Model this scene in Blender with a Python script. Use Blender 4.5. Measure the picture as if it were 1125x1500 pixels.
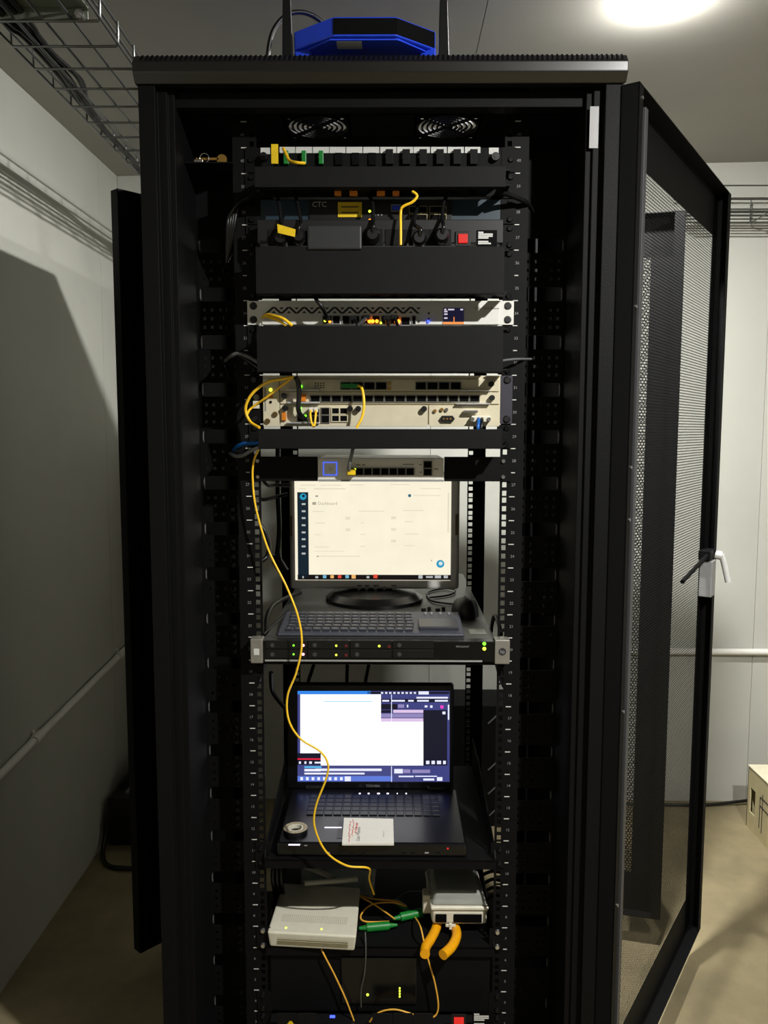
import bpy, bmesh, math, random
from mathutils import Vector, Matrix
random.seed(7)
for o in list(bpy.data.objects): bpy.data.objects.remove(o)
scn = bpy.context.scene
COL = scn.collection
S = 0.001            # all numbers below are millimetres

# ------------------------------------------------------------------ camera
CAM = Vector((19.667, -1513.485, 1393.195))
CR = Vector((0.99996305, 0.00851809, 0.00115627)); CU = Vector((-0.00199794, 0.09947351, 0.99503821)); CF = Vector((-0.00836081, 0.99500375, -0.09948685))
FPX = 1200.0
cd = bpy.data.cameras.new('camera'); cam = bpy.data.objects.new('camera', cd); COL.objects.link(cam)
cd.sensor_fit = 'VERTICAL'; cd.sensor_height = 36.0; cd.lens = FPX / 1500 * 36.0; cd.clip_start = 0.02
cam.matrix_world = Matrix(((CR.x, CU.x, -CF.x, CAM.x*S), (CR.y, CU.y, -CF.y, CAM.y*S), (CR.z, CU.z, -CF.z, CAM.z*S), (0, 0, 0, 1)))
scn.camera = cam

# ------------------------------------------------------------------ light and exposure
EXPO = 0.0
vs = scn.view_settings
scn.display_settings.display_device = 'sRGB'
vs.view_transform = 'Standard'; vs.look = 'None'; vs.exposure = EXPO; vs.gamma = 1.0; vs.use_curve_mapping = False
world = bpy.data.worlds.new('world'); scn.world = world; world.use_nodes = True
world.node_tree.nodes['Background'].inputs[0].default_value = (0.0, 0.0, 0.0, 1)
LAMP_A = (600, 345, 2313); LAMP_A_STRENGTH = 9500.0      # bare bulb in view over the cabinet's right side
LAMP_B = (880, -1160, 2316); LAMP_B_STRENGTH = 9500.0     # second, weaker bulb nearer the camera

# ------------------------------------------------------------------ helpers
def ray(x, y): return CR*((x-562.5)/FPX) + CU*((750-y)/FPX) + CF
def at(x, y, Y): d = ray(x, y); return CAM + d*((Y-CAM.y)/d.y)
def atx(x, y, X): d = ray(x, y); return CAM + d*((X-CAM.x)/d.x)
def atz(x, y, Z): d = ray(x, y); return CAM + d*((Z-CAM.z)/d.z)
def onp(x, y, p0, n): d = ray(x, y); return CAM + d*(((p0-CAM).dot(n))/d.dot(n))
def U(i): return 115 + (41-i)*44.45              # height of the i-th rail mark from the top

def lin(c):
    c = c/255.0
    return c/12.92 if c <= 0.04045 else ((c+0.055)/1.055)**2.4
MATS = {}
def mat(name, rgb, rough=0.5, metal=0.0, var=0.10, scale=60.0, bump=0.0, coat=0.0, detail=3.0, spec=0.5):
    if name in MATS: return MATS[name]
    m = bpy.data.materials.new(name); m.use_nodes = True; nt = m.node_tree; b = nt.nodes['Principled BSDF']
    c = [lin(v) for v in rgb]
    tc = nt.nodes.new('ShaderNodeTexCoord'); nz = nt.nodes.new('ShaderNodeTexNoise'); rp = nt.nodes.new('ShaderNodeValToRGB')
    nz.inputs['Scale'].default_value = scale; nz.inputs['Detail'].default_value = detail
    rp.color_ramp.elements[0].position = 0.3; rp.color_ramp.elements[1].position = 0.7
    rp.color_ramp.elements[0].color = [v*(1-var) for v in c]+[1]; rp.color_ramp.elements[1].color = [min(1, v*(1+var)) for v in c]+[1]
    nt.links.new(tc.outputs['Object'], nz.inputs['Vector']); nt.links.new(nz.outputs['Fac'], rp.inputs['Fac']); nt.links.new(rp.outputs['Color'], b.inputs['Base Color'])
    b.inputs['Roughness'].default_value = rough; b.inputs['Metallic'].default_value = metal
    b.inputs['Specular IOR Level'].default_value = spec
    if coat: b.inputs['Coat Weight'].default_value = coat
    if bump:
        bp = nt.nodes.new('ShaderNodeBump'); bp.inputs['Strength'].default_value = bump; bp.inputs['Distance'].default_value = 0.002
        nt.links.new(nz.outputs['Fac'], bp.inputs['Height']); nt.links.new(bp.outputs['Normal'], b.inputs['Normal'])
    MATS[name] = m
    return m
def glow(name, rgb, strength=1.0, var=0.03):
    if name in MATS: return MATS[name]
    m = mat(name, [min(255, v) for v in rgb], 0.3, 0, var, 20)
    b = m.node_tree.nodes['Principled BSDF']
    b.inputs['Base Color'].default_value = (0.02, 0.02, 0.02, 1)
    for l in list(m.node_tree.links):
        if l.to_socket.name == 'Base Color': m.node_tree.links.remove(l)
    rp = [n for n in m.node_tree.nodes if n.type == 'VALTORGB'][0]
    m.node_tree.links.new(rp.outputs['Color'], b.inputs['Emission Color']); b.inputs['Emission Strength'].default_value = strength
    return m
def clear(name, rgb, rough=0.08, alpha=0.35):
    if name in MATS: return MATS[name]
    m = mat(name, rgb, rough, 0, 0.05, 30)
    m.node_tree.nodes['Principled BSDF'].inputs['Alpha'].default_value = alpha
    return m

ORG = {}
class MB:
    def __init__(s): s.v = []; s.f = []; s.s = []
    def _add(s, vs_, fs, sm=False):
        k = len(s.v); s.v += [tuple(p) for p in vs_]; s.f += [tuple(i+k for i in f) for f in fs]; s.s += [sm]*len(fs); return s
    def box(s, x0, x1, y0, y1, z0, z1):
        x0, x1 = sorted((x0, x1)); y0, y1 = sorted((y0, y1)); z0, z1 = sorted((z0, z1))
        return s._add([(x0,y0,z0),(x1,y0,z0),(x1,y1,z0),(x0,y1,z0),(x0,y0,z1),(x1,y0,z1),(x1,y1,z1),(x0,y1,z1)],
                      [(0,3,2,1),(4,5,6,7),(0,1,5,4),(1,2,6,5),(2,3,7,6),(3,0,4,7)])
    def quad(s, a, b, c, d): return s._add([a, b, c, d], [(0,1,2,3)])
    def cyl(s, p0, p1, r, n=16, r2=None, cap=True):
        p0 = Vector(p0); p1 = Vector(p1); d = (p1-p0).normalized(); r2 = r if r2 is None else r2
        a = d.cross(Vector((0,0,1)) if abs(d.z) < 0.9 else Vector((1,0,0))).normalized(); b = d.cross(a)
        V = []
        for p, q in ((p0, r), (p1, r2)):
            for k in range(n):
                t = 2*math.pi*k/n; V.append(p + a*(q*math.cos(t)) + b*(q*math.sin(t)))
        s._add(V, [(k, (k+1) % n, n+(k+1) % n, n+k) for k in range(n)], True)
        if cap:
            s._add(V[:n], [tuple(range(n-1, -1, -1))]); s._add(V[n:], [tuple(range(n))])
        return s
    def tube(s, pts, r, n=8):
        pts = [Vector(p) for p in pts]; V = []; m = len(pts); a = None
        for i, p in enumerate(pts):
            d = (pts[min(i+1, m-1)] - pts[max(i-1, 0)])
            d = d.normalized() if d.length > 1e-6 else Vector((0,0,1))
            if a is None: a = d.cross(Vector((0,0,1)) if abs(d.z) < 0.9 else Vector((1,0,0)))
            a = (a - d*a.dot(d)).normalized(); b = d.cross(a)
            for k in range(n):
                t = 2*math.pi*k/n; V.append(p + a*(r*math.cos(t)) + b*(r*math.sin(t)))
        F = [(i*n+k, i*n+(k+1) % n, (i+1)*n+(k+1) % n, (i+1)*n+k) for i in range(m-1) for k in range(n)]
        s._add(V, F, True); s._add(V[:n], [tuple(range(n-1, -1, -1))]); s._add(V[-n:], [tuple(range(n))])
        return s
    def prism(s, poly, axis, a, b):
        mk = {'x': lambda p, t: (t, p[0], p[1]), 'y': lambda p, t: (p[0], t, p[1]), 'z': lambda p, t: (p[0], p[1], t)}[axis]
        n = len(poly); V = [mk(p, a) for p in poly]+[mk(p, b) for p in poly]
        return s._add(V, [tuple(range(n-1, -1, -1)), tuple(range(n, 2*n))]+[(k, (k+1) % n, n+(k+1) % n, n+k) for k in range(n)])
    def ring(s, c, r0, r1, z0, z1, n=32):      # flat washer around the z axis
        V = []
        for z in (z0, z1):
            for r in (r0, r1):
                for k in range(n):
                    t = 2*math.pi*k/n; V.append((c[0]+r*math.cos(t), c[1]+r*math.sin(t), z))
        F = []
        for k in range(n):
            j = (k+1) % n
            F += [(k, j, n+j, n+k), (2*n+k, 3*n+k, 3*n+j, 2*n+j), (n+k, n+j, 3*n+j, 3*n+k), (k, 2*n+k, 2*n+j, j)]
        return s._add(V, F)
    def sheet(s, x0, x1, z0, z1, holes, y0, y1):   # upright plate in x-z with rectangular holes really cut out
        xs = sorted({x0, x1, *[h[0] for h in holes], *[h[1] for h in holes]}); zs = sorted({z0, z1, *[h[2] for h in holes], *[h[3] for h in holes]})
        xs = [x for x in xs if x0 <= x <= x1]; zs = [z for z in zs if z0 <= z <= z1]
        for j in range(len(zs)-1):
            zc = (zs[j]+zs[j+1])/2; row = [h for h in holes if h[2] < zc < h[3]]
            i = 0
            while i < len(xs)-1:
                def op(i): xc = (xs[i]+xs[i+1])/2; return any(h[0] < xc < h[1] for h in row)
                if op(i): i += 1; continue
                k = i
                while k < len(xs)-1 and not op(k): k += 1
                s.box(xs[i], xs[k], y0, y1, zs[j], zs[j+1]); i = k
        return s
    def map(s, fn): s.v = [tuple(fn(*p)) for p in s.v]; return s
    def build(s, name, m, parent=None, bev=0.0, seg=2):
        lo = [min(p[k] for p in s.v) for k in range(3)]; hi = [max(p[k] for p in s.v) for k in range(3)]
        w = Vector(((lo[0]+hi[0])/2, (lo[1]+hi[1])/2, lo[2]))
        me = bpy.data.meshes.new(name)
        me.from_pydata([((p[0]-w.x)*S, (p[1]-w.y)*S, (p[2]-w.z)*S) for p in s.v], [], s.f)
        me.polygons.foreach_set('use_smooth', s.s)
        bm = bmesh.new(); bm.from_mesh(me)
        bmesh.ops.remove_doubles(bm, verts=bm.verts, dist=1e-6) if bev else None
        bmesh.ops.recalc_face_normals(bm, faces=bm.faces)
        if bev:
            ed = [e for e in bm.edges if len(e.link_faces) == 2 and e.calc_face_angle(0) > 0.6]
            bmesh.ops.bevel(bm, geom=ed, offset=bev*S, segments=seg, affect='EDGES', clamp_overlap=True, profile=0.5)
        bm.to_mesh(me); bm.free()
        me.materials.append(m)
        o = bpy.data.objects.new(name, me); COL.objects.link(o)
        po = ORG[parent.name] if parent else Vector((0,0,0))
        o.parent = parent; o.location = (w-po)*S; ORG[o.name] = w
        return o
def thing(name, label, cat, loc, group=None):
    o = bpy.data.objects.new(name, None); COL.objects.link(o); o.empty_display_size = 0.02
    w = Vector(loc); o.location = w*S; ORG[o.name] = w
    return tag(o, label, cat, group)
def tag(o, label, cat, group=None, kind=None):
    o['label'] = label
    if cat: o['category'] = cat
    if group: o['group'] = group
    if kind: o['kind'] = kind
    return o
def copy(src, parent, dx, dy, dz, name=None):       # a copy of one part that shares its mesh
    o = src.copy(); COL.objects.link(o)
    if name: o.name = name
    o.parent = parent; w = ORG[src.name]+Vector((dx, dy, dz)); ORG[o.name] = w
    o.location = (w-ORG[parent.name])*S if parent else w*S
    return o
def spl(pts, k=8):
    P = [Vector(p) for p in pts]; out = []
    for i in range(len(P)-1):
        a, b, c, d = P[max(i-1, 0)], P[i], P[i+1], P[min(i+2, len(P)-1)]
        for t in range(k):
            t /= k
            out.append(0.5*((2*b)+(c-a)*t+(2*a-5*b+4*c-d)*t*t+(3*b-a-3*c+d)*t**3))
    return out+[P[-1]]
def cord(name, label, pts, r, m, cat='cable', group=None, n=7, k=8):
    o = MB().tube(spl(pts, k), r, n).build(name, m)
    return tag(o, label, cat, group)
FONT = {}
def glyphs(txt, size, fn, mb, depth=0.0, align='LEFT'):  # lettering as thin faces; fn maps (right, up) in mm to a point
    key = txt
    if key not in FONT:
        c = bpy.data.curves.new('t', 'FONT'); c.body = txt; c.size = 1.0; c.resolution_u = 2
        o = bpy.data.objects.new('t', c); COL.objects.link(o)
        me = bpy.data.meshes.new_from_object(o)
        FONT[key] = ([tuple(v.co) for v in me.vertices], [tuple(p.vertices) for p in me.polygons])
        bpy.data.objects.remove(o); bpy.data.curves.remove(c); bpy.data.meshes.remove(me)
    V, F = FONT[key]
    w = max([p[0] for p in V]+[0])
    off = {'LEFT': 0, 'CENTER': -w/2, 'RIGHT': -w}[align]
    mb._add([fn((p[0]+off)*size, p[1]*size) for p in V], F)
    return mb
def front(X, Y, Z): return lambda r, u: (X+r, Y, Z+u)
def rect(x0, y0, x1, y1, Y):                        # photo rectangle -> X0, X1, Z0, Z1 on the upright plane Y
    a = at(x0, (y0+y1)/2, Y); b = at(x1, (y0+y1)/2, Y); c = at((x0+x1)/2, y0, Y); d = at((x0+x1)/2, y1, Y)
    return a.x, b.x, d.z, c.z

# ------------------------------------------------------------------ materials
BLACK = mat('black_powder_coat', (11, 11, 12), 0.6, 0, 0.15, 300, 0.15, spec=0.12)
INNER = mat('matt_black_inner_paint', (9, 9, 10), 0.8, 0, 0.12, 200, spec=0.06)
CAPB = mat('satin_black_cap', (12, 12, 13), 0.3, 0, 0.1, 200, spec=0.9)
BLACK2 = mat('black_painted_steel', (12, 12, 13), 0.6, 0, 0.12, 120, spec=0.12)
DUCT = mat('black_duct_plastic', (17, 17, 18), 0.6, 0, 0.08, 80, spec=0.15)
RUBBER = mat('black_cable_rubber', (11, 11, 12), 0.4, 0, 0.1, 90)
DARK = mat('dark_socket', (6, 6, 7), 0.7, 0, 0.1, 90, spec=0.08)
ZINC = mat('zinc_wire', (120, 122, 122), 0.28, 0.95, 0.08, 200)
CHROME = mat('bright_screw', (205, 205, 205), 0.22, 0.95, 0.05, 300)
SILVER = mat('silver_grey_plastic', (150, 150, 150), 0.4, 0.1, 0.05, 90)
WHITE = mat('white_paint_metal', (218, 216, 210), 0.38, 0, 0.03, 60)
IVORY = mat('ivory_metal', (205, 196, 170), 0.4, 0, 0.05, 40)
OFFWHITE = mat('off_white_plastic', (212, 208, 190), 0.4, 0, 0.04, 50)
PRINT = mat('white_print', (200, 200, 196), 0.6, 0, 0.06, 200)
INK = mat('dark_print', (40, 40, 42), 0.6, 0, 0.06, 200)
GREYINK = mat('grey_print', (128, 128, 126), 0.6, 0, 0.06, 200)
YELLOW = mat('yellow_fibre', (252, 200, 40), 0.4, 0, 0.05, 100)
YLABEL = mat('yellow_label', (226, 190, 20), 0.5, 0, 0.08, 90)
GREEN = mat('green_connector', (20, 120, 45), 0.4, 0, 0.1, 100)
BLUE = mat('blue_plastic', (34, 72, 226), 0.4, 0, 0.06, 40)
BLUEC = mat('blue_cable', (20, 90, 170), 0.4, 0, 0.06, 90)
GREYC = mat('grey_cable', (120, 122, 124), 0.45, 0, 0.06, 90)
GOLD = mat('brass', (190, 150, 80), 0.3, 0.8, 0.1, 90)
ORANGE = mat('orange_lever', (210, 120, 20), 0.45, 0, 0.08, 90)
L_GREEN = glow('led_green', (110, 255, 40), 3.0); L_YEL = glow('led_yellow', (225, 255, 60), 3.0); L_ORA = glow('led_orange', (255, 120, 20), 6.0)
L_BLUE = glow('led_blue', (50, 70, 255), 4.0); L_RED = glow('led_red', (225, 26, 20), 1.0); L_PINK = glow('led_pink', (255, 170, 190), 2.5); L_WHITE = glow('led_white', (235, 225, 255), 2.0)
# ------------------------------------------------------------------ room shell
def wallmat(name, rgb, rough, sc, var, blot):
    m = mat(name, rgb, rough, 0, var, sc, 0.12, detail=6)
    nt = m.node_tree; b = nt.nodes['Principled BSDF']
    rp = [n for n in nt.nodes if n.type == 'VALTORGB'][0]
    tc = [n for n in nt.nodes if n.type == 'TEX_COORD'][0]
    n2 = nt.nodes.new('ShaderNodeTexNoise'); n2.inputs['Scale'].default_value = blot[0]; n2.inputs['Detail'].default_value = 8; n2.inputs['Roughness'].default_value = 0.65
    r2 = nt.nodes.new('ShaderNodeValToRGB'); r2.color_ramp.elements[0].position = blot[1]; r2.color_ramp.elements[1].position = blot[2]
    r2.color_ramp.elements[0].color = (blot[3],)*3+(1,); r2.color_ramp.elements[1].color = (1, 1, 1, 1)
    mx = nt.nodes.new('ShaderNodeMix'); mx.data_type = 'RGBA'; mx.blend_type = 'MULTIPLY'; mx.inputs['Factor'].default_value = 1.0
    nt.links.new(tc.outputs['Object'], n2.inputs['Vector']); nt.links.new(n2.outputs['Fac'], r2.inputs['Fac'])
    nt.links.new(rp.outputs['Color'], mx.inputs['A']); nt.links.new(r2.outputs['Color'], mx.inputs['B']); nt.links.new(mx.outputs['Result'], b.inputs['Base Color'])
    return m
WALL = wallmat('painted_panel_wall', (178, 178, 170), 0.6, 3.0, 0.03, (1.5, 0.3, 0.55, 0.95))
CEIL = wallmat('painted_panel_ceiling', (168, 165, 157), 0.65, 3.0, 0.03, (1.2, 0.3, 0.6, 0.95))
CONC = wallmat('dusty_concrete', (136, 124, 94), 0.8, 9.0, 0.12, (4.0, 0.32, 0.62, 0.68))
GAPM = mat('panel_joint_backing', (92, 88, 80), 0.8, 0, 0.05, 20)  # grey backing sheet that shows in the open panel joints
def struct(o, label): o['kind'] = 'structure'; o['label'] = label; return o
XL, XR, YB, YF = -948, 3400, 1470, -5200
def ZC(x): return 2283 + (x+950)*0.02
fl = struct(MB().box(XL-60, XR+60, YF-60, YB+60, -60, 0).build('floor', CONC), 'dusty bare concrete floor')
def shell(name, label, along, cuts, m):
    # backing sheet plus one raised panel for each wall panel, with open joints between them
    b = MB()
    lo, hi = cuts[0], cuts[-1]
    if along == 'yl': b.prism([(lo, 0), (hi, 0), (hi, ZC(XL)+30), (lo, ZC(XL)+30)], 'x', XL-60, XL-6)
    if along == 'yr': b.prism([(lo, 0), (hi, 0), (hi, ZC(XR)+30), (lo, ZC(XR)+30)], 'x', XR+6, XR+60)
    if along == 'xb': b.prism([(lo, 0), (hi, 0), (hi, ZC(hi)+30), (lo, ZC(lo)+30)], 'y', YB+6, YB+60)
    if along == 'xf': b.prism([(lo, 0), (hi, 0), (hi, ZC(hi)+30), (lo, ZC(lo)+30)], 'y', YF-60, YF-6)
    if along == 'c': b.prism([(lo, ZC(lo)+6), (hi, ZC(hi)+6), (hi, ZC(hi)+60), (lo, ZC(lo)+60)], 'y', YF, YB)
    w = struct(b.build(name, GAPM), label)
    for a, c in zip(cuts[:-1], cuts[1:]):
        a += 0.8; c -= 0.8; p = MB()
        if along == 'yl': p.prism([(a, 0), (c, 0), (c, ZC(XL)), (a, ZC(XL))], 'x', XL-6, XL)
        if along == 'yr': p.prism([(a, 0), (c, 0), (c, ZC(XR)), (a, ZC(XR))], 'x', XR, XR+6)
        if along == 'xb': p.prism([(a, 0), (c, 0), (c, ZC(c)), (a, ZC(a))], 'y', YB, YB+6)
        if along == 'xf': p.prism([(a, 0), (c, 0), (c, ZC(c)), (a, ZC(a))], 'y', YF-6, YF)
        if along == 'c': p.prism([(a, ZC(a)), (c, ZC(c)), (c, ZC(c)+6), (a, ZC(a)+6)], 'y', YF, YB)
        p.build('panel', m, w)
    return w
shell('wall_left', 'pale painted panel wall on the left', 'yl', [YF, -3530, -2330, -1130, 73, 1273, YB], WALL)
shell('wall_back', 'pale painted panel wall behind the cabinet', 'xb', [XL, 163, 1363, 2563, XR], WALL)
shell('wall_right', 'pale painted panel wall on the right', 'yr', [YF, -3330, -2130, -930, 270, YB], WALL)
shell('wall_front', 'pale painted panel wall behind the viewer', 'xf', [XL, 163, 1363, 2563, XR], WALL)
shell('ceiling', 'pale painted panel ceiling', 'c', [XL, 225, 1425, 2625, XR], CEIL)

# bulbs on the ceiling
def lamp(name, label, c, strength):
    t = thing(name, label, 'lamp', (c[0], c[1], ZC(c[0])))
    MB().ring((c[0], c[1]), 28, 33, c[2]-1, ZC(c[0])+1, 28).build('trim_ring', OFFWHITE, t)
    prof = [(28, 0), (27, 2), (24, 4.5), (18, 6.8), (11, 8.2), (5, 8.8), (0.5, 9)]
    m = MB()
    for (r0, h0), (r1, h1) in zip(prof[:-1], prof[1:]): m.cyl((c[0], c[1], c[2]-h0), (c[0], c[1], c[2]-h1), r0, 20, r1, cap=False)
    m.build('diffuser', glow('diffuser_'+str(int(strength)), (250, 249, 244), strength, 0.0), t)
lamp('ceiling_lamp', 'lit white dome lamp on the ceiling above the open mesh door', LAMP_A, LAMP_A_STRENGTH)
lamp('ceiling_lamp', 'lit white dome lamp on the ceiling in front of the cabinet', LAMP_B, LAMP_B_STRENGTH)

# conduits on the walls
t = thing('wall_conduit', 'pale round conduit running along the left wall', 'conduit', (XL, 400, 520))
A, B = (XL+13, -1200, 462), (XL+13, 1462, 612)
MB().cyl(A, B, 11, 14).build('pipe', WHITE, t)
for y in (-300, 620, 1300):
    f = (y-A[1])/(B[1]-A[1]); z = A[2]+f*(B[2]-A[2])
    MB().cyl((XL+13, y-22, z-1.2), (XL+13, y+22, z+1.2), 14, 14).box(XL, XL+6, y-6, y+6, z-22, z+22).build('saddle_clip', WHITE, t)
t = thing('wall_conduit', 'pale round conduit running along the back wall at the right', 'conduit', (1300, YB, 560))
MB().cyl((-900, YB-14, 588), (2400, YB-14, 576), 12, 14).build('pipe', WHITE, t)
for x in (-500, 500, 1700): MB().cyl((x-22, YB-14, 585), (x+22, YB-14, 585), 15, 14).box(x-6, x+6, YB-6, YB, 560, 610).build('saddle_clip', WHITE, t)

# ------------------------------------------------------------------ cabinet
cab = thing('server_cabinet', 'tall black open server cabinet with perforated doors swung open', 'cabinet', (0, 300, 0))
ZT = 2003
# base, sides, frame posts
MB().box(-400, 400, -100, 700, 45, 85).build('base_frame', BLACK, cab)
for x in (-350, 350):
    for y in (-50, 650): MB().cyl((x, y, 0), (x, y, 12), 26, 16).cyl((x, y, 12), (x, y, 46), 9, 12).build('levelling_foot', BLACK2, cab)
MB().box(-370, 370, -60, 690, 85, 88).build('floor_plate', BLACK2, cab)
for s in (-1, 1):
    X = lambda a: s*a
    MB().box(X(397), X(400), -60, 660, 85, 1975).build('side_panel', INNER, cab)
    MB().prism([(X(400), -100), (X(372), -100), (X(372), -86), (X(356), -86), (X(356), -80), (X(345), -80), (X(345), 62), (X(349), 62), (X(349), -70), (X(400), -70)][::1], 'z', 85, 1975).build('front_post', BLACK, cab, 1.2)
    MB().prism([(X(400), 700), (X(356), 700), (X(356), 610), (X(360), 610), (X(360), 690), (X(400), 690)], 'z', 85, 1975).build('rear_post', BLACK, cab)
    MB().box(X(345), X(397), 200, 240, 1000, 1040).build('cross_brace', BLACK2, cab)
pl = rect(863, 157, 876, 218, -84)
MB().box(pl[0], pl[1], -87.5, -86, pl[2], pl[3]).build('post_plate', mat('pale_plate', (112, 110, 110), 0.4, 0, 0.03, 50), cab)  # small pale grey rectangle set on the inner post
# roof with two fan openings, slotted cap round the edge
FAN = [(atz(465, 185, 1998).x, 196), (atz(655, 185, 1998).x, 196)]
roof = MB(); N = 48
def sqring(cx, cy, h, r):
    V = []; 
    for k in range(N):
        t = 2*math.pi*(k+0.5)/N; c, s_ = math.cos(t), math.sin(t); q = h/max(abs(c), abs(s_)); V += [(cx+c*q, cy+s_*q), (cx+c*r, cy+s_*r)]
    for z in (1998, ZT):
        roof._add([(p[0], p[1], z) for p in V], [(2*k, 2*((k+1) % N), 2*((k+1) % N)+1, 2*k+1) for k in range(N)])
h = 66
for cx, cy in FAN: sqring(cx, cy, h, 60)
# the square rings' corners are cut by the chord, so overlap the plates a little
e = 4.5
roof.box(-392, 392, -92, FAN[0][1]-h+e, 1998, ZT).box(-392, 392, FAN[0][1]+h-e, 692, 1998, ZT)
roof.box(-392, FAN[0][0]-h+e, FAN[0][1]-h, FAN[0][1]+h, 1998, ZT).box(FAN[0][0]+h-e, FAN[1][0]-h+e, FAN[0][1]-h, FAN[0][1]+h, 1998, ZT).box(FAN[1][0]+h-e, 392, FAN[0][1]-h, FAN[0][1]+h, 1998, ZT)
roof.build('roof_panel', INNER, cab)
for cx, cy in FAN:
    m = MB()
    for r in (10, 20, 30, 40, 50, 59.5): m.ring((cx, cy), r-2.4, r+2.0, 1996, 1999, 36)
    for a in (45, 135):
        d = Vector((math.cos(math.radians(a)), math.sin(math.radians(a)), 0)); q = Vector((-d.y, d.x, 0))*4.5; c = Vector((cx, cy, 0))
        p = [c+d*62+q, c-d*62+q, c-d*62-q, c+d*62-q]; m.prism([(v.x, v.y) for v in p], 'z', 1996, 1999)
    g = m.build('fan_grille', BLACK2, cab)
    for dx in (-52, 52):
        for dy in (-52, 52): MB().cyl((cx+dx, cy+dy, 1994), (cx+dx, cy+dy, 1998), 3.2, 10).build('screw', CHROME, g)
capb = MB()
prof = [(-104, 1960), (-116, 1974), (-116, 1990), (-104, 2004), (-85, 2006), (-85, 1960)]
capb.prism([(y, z) for y, z in prof], 'x', -404, 404)
cap = capb.build('top_cap', CAPB, cab, 1.5)
m = MB()
for k in range(98):
    x = -392+k*8.08
    m._add([(x, -115.2, 1991.6), (x+3.6, -115.2, 1991.6), (x+5.0, -104.2, 2004.2), (x+1.4, -104.2, 2004.2)], [(0, 1, 2, 3)])
m.map(lambda x, y, z: (x, y-0.6, z+0.6))
o = m.build('vent_slots', DARK, cap); o['kind'] = 'stuff'
for s in (-1, 1): MB().prism([(s*404, 1960), (s*404, 2004), (s*385, 2006), (s*385, 1960)], 'y', -85, 700).build('roof_edge', BLACK, cab, 1.0)
MB().box(-372, 372, -70, -40, 1935, 1960).build('top_rail', BLACK, cab, 1.0)
MB().box(-385, 385, 690, 700, 1790, 2004).build('rear_header_baffle', INNER, cab)  # header with added drop that blocks back wall light from the roof underside
# mounting rails with real square holes
def rail(sx, y, xi, h0, h1, xo, marks):
    holes = []
    for i in range(1, 42):
        for dz in (6.35, 22.2, 38.1): z = U(i)+dz; holes.append((h0, h1, z-4.7, z+4.7))
    m = MB().sheet(xi, xo, 88, 1975, holes, y, y+2).box(xo-2, xo, y+2, y+30, 88, 1975)
    m.map(lambda a, b, c: (sx*a, b, c))
    r = m.build('mounting_rail', BLACK2, cab)
    if marks:
        tk = MB(); nb = MB()
        for i in range(0, 41):
            z = U(i); c = sx*243.5; tk.box(c-5, c+5, y-0.4, y, z-0.8, z+0.8)
            glyphs(str(41-i), 7.5, front(sx*246, y-0.3, z-25), nb, align='CENTER')
        o = tk.build('unit_marks', PRINT, r); o['kind'] = 'stuff'
        o = nb.build('unit_numbers', GREYINK, r); o['kind'] = 'stuff'
    return r
for s in (-1, 1):
    rail(s, 0, 221, 225.5, 233.5, 264, True)
    rail(s, 520, 210, 213, 223, 254, False)
    # vertical cable organiser beside the rail
    holes = []; z = 150; k = 0
    zz = U(5)+8
    for q in range(18):
        z = zz-q*88.9
        holes.append((270, 340, z, z+26))
        for j, dz in enumerate((-16, -32, -48)):
            for x in (272, 286, 300, 316, 330):
                w = 11 if (j == 1 and x == 286) else 5
                if j == 1 and x == 300: continue
                holes.append((x, x+w, z+dz-3, z+dz+3))
    holes = [hh for hh in holes if hh[2] > 92]
    m = MB().sheet(265, 345, 88, 1930, holes, 60, 62); m.map(lambda a, b, c: (s*a, b, c)); org = m.build('cable_organiser', BLACK2, cab)
    for q in range(18):
        z = zz-q*88.9
        if z > 92: MB().prism([(s*339, z+3), (s*341, z+7), (s*341, z+19), (s*339, z+23)], 'y', 59, 62).build('edge_guard', mat('grey_guard', (90, 90, 90), 0.4, 0, .05, 90), org)
MB().box(-262, 262, 0, 2, 1975, 1998).build('rail_header', BLACK2, cab)
# doors: a pan with flanges, perforated sheet cut as real holes
def hexsheet(u0, u1, w0, w1, pitch, fn, name, parent):
    V = []; F = []; R = pitch/math.sqrt(3); ri = R*0.70
    ro = pitch*math.sqrt(3)/2; nr = int((w1-w0)/ro); nc = int((u1-u0)/pitch)
    oc = [(R*math.cos(math.radians(60*k+30)), R*math.sin(math.radians(60*k+30))) for k in range(6)]; ic = [(a*ri/R, b*ri/R) for a, b in oc]
    for j in range(nr):
        cw = w0+ro*(j+0.5)
        for i in range(nc):
            cu = u0+pitch*(i+0.5+(0.5 if j % 2 else 0)); b = len(V)
            V += [(cu+a, 0.0, cw+c) for a, c in oc]+[(cu+a, 0.0, cw+c) for a, c in ic]
            F += [(b+k, b+(k+1) % 6, b+6+(k+1) % 6, b+6+k) for k in range(6)]
    me = bpy.data.meshes.new(name); w = ORG[parent.name]
    me.from_pydata([tuple((fn(*p)-w)*S) for p in V], [], F); me.materials.append(BLACK2)
    o = bpy.data.objects.new(name, me); COL.objects.link(o); o.parent = parent; ORG[o.name] = w.copy(); o['kind'] = 'stuff'
    return o
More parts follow.
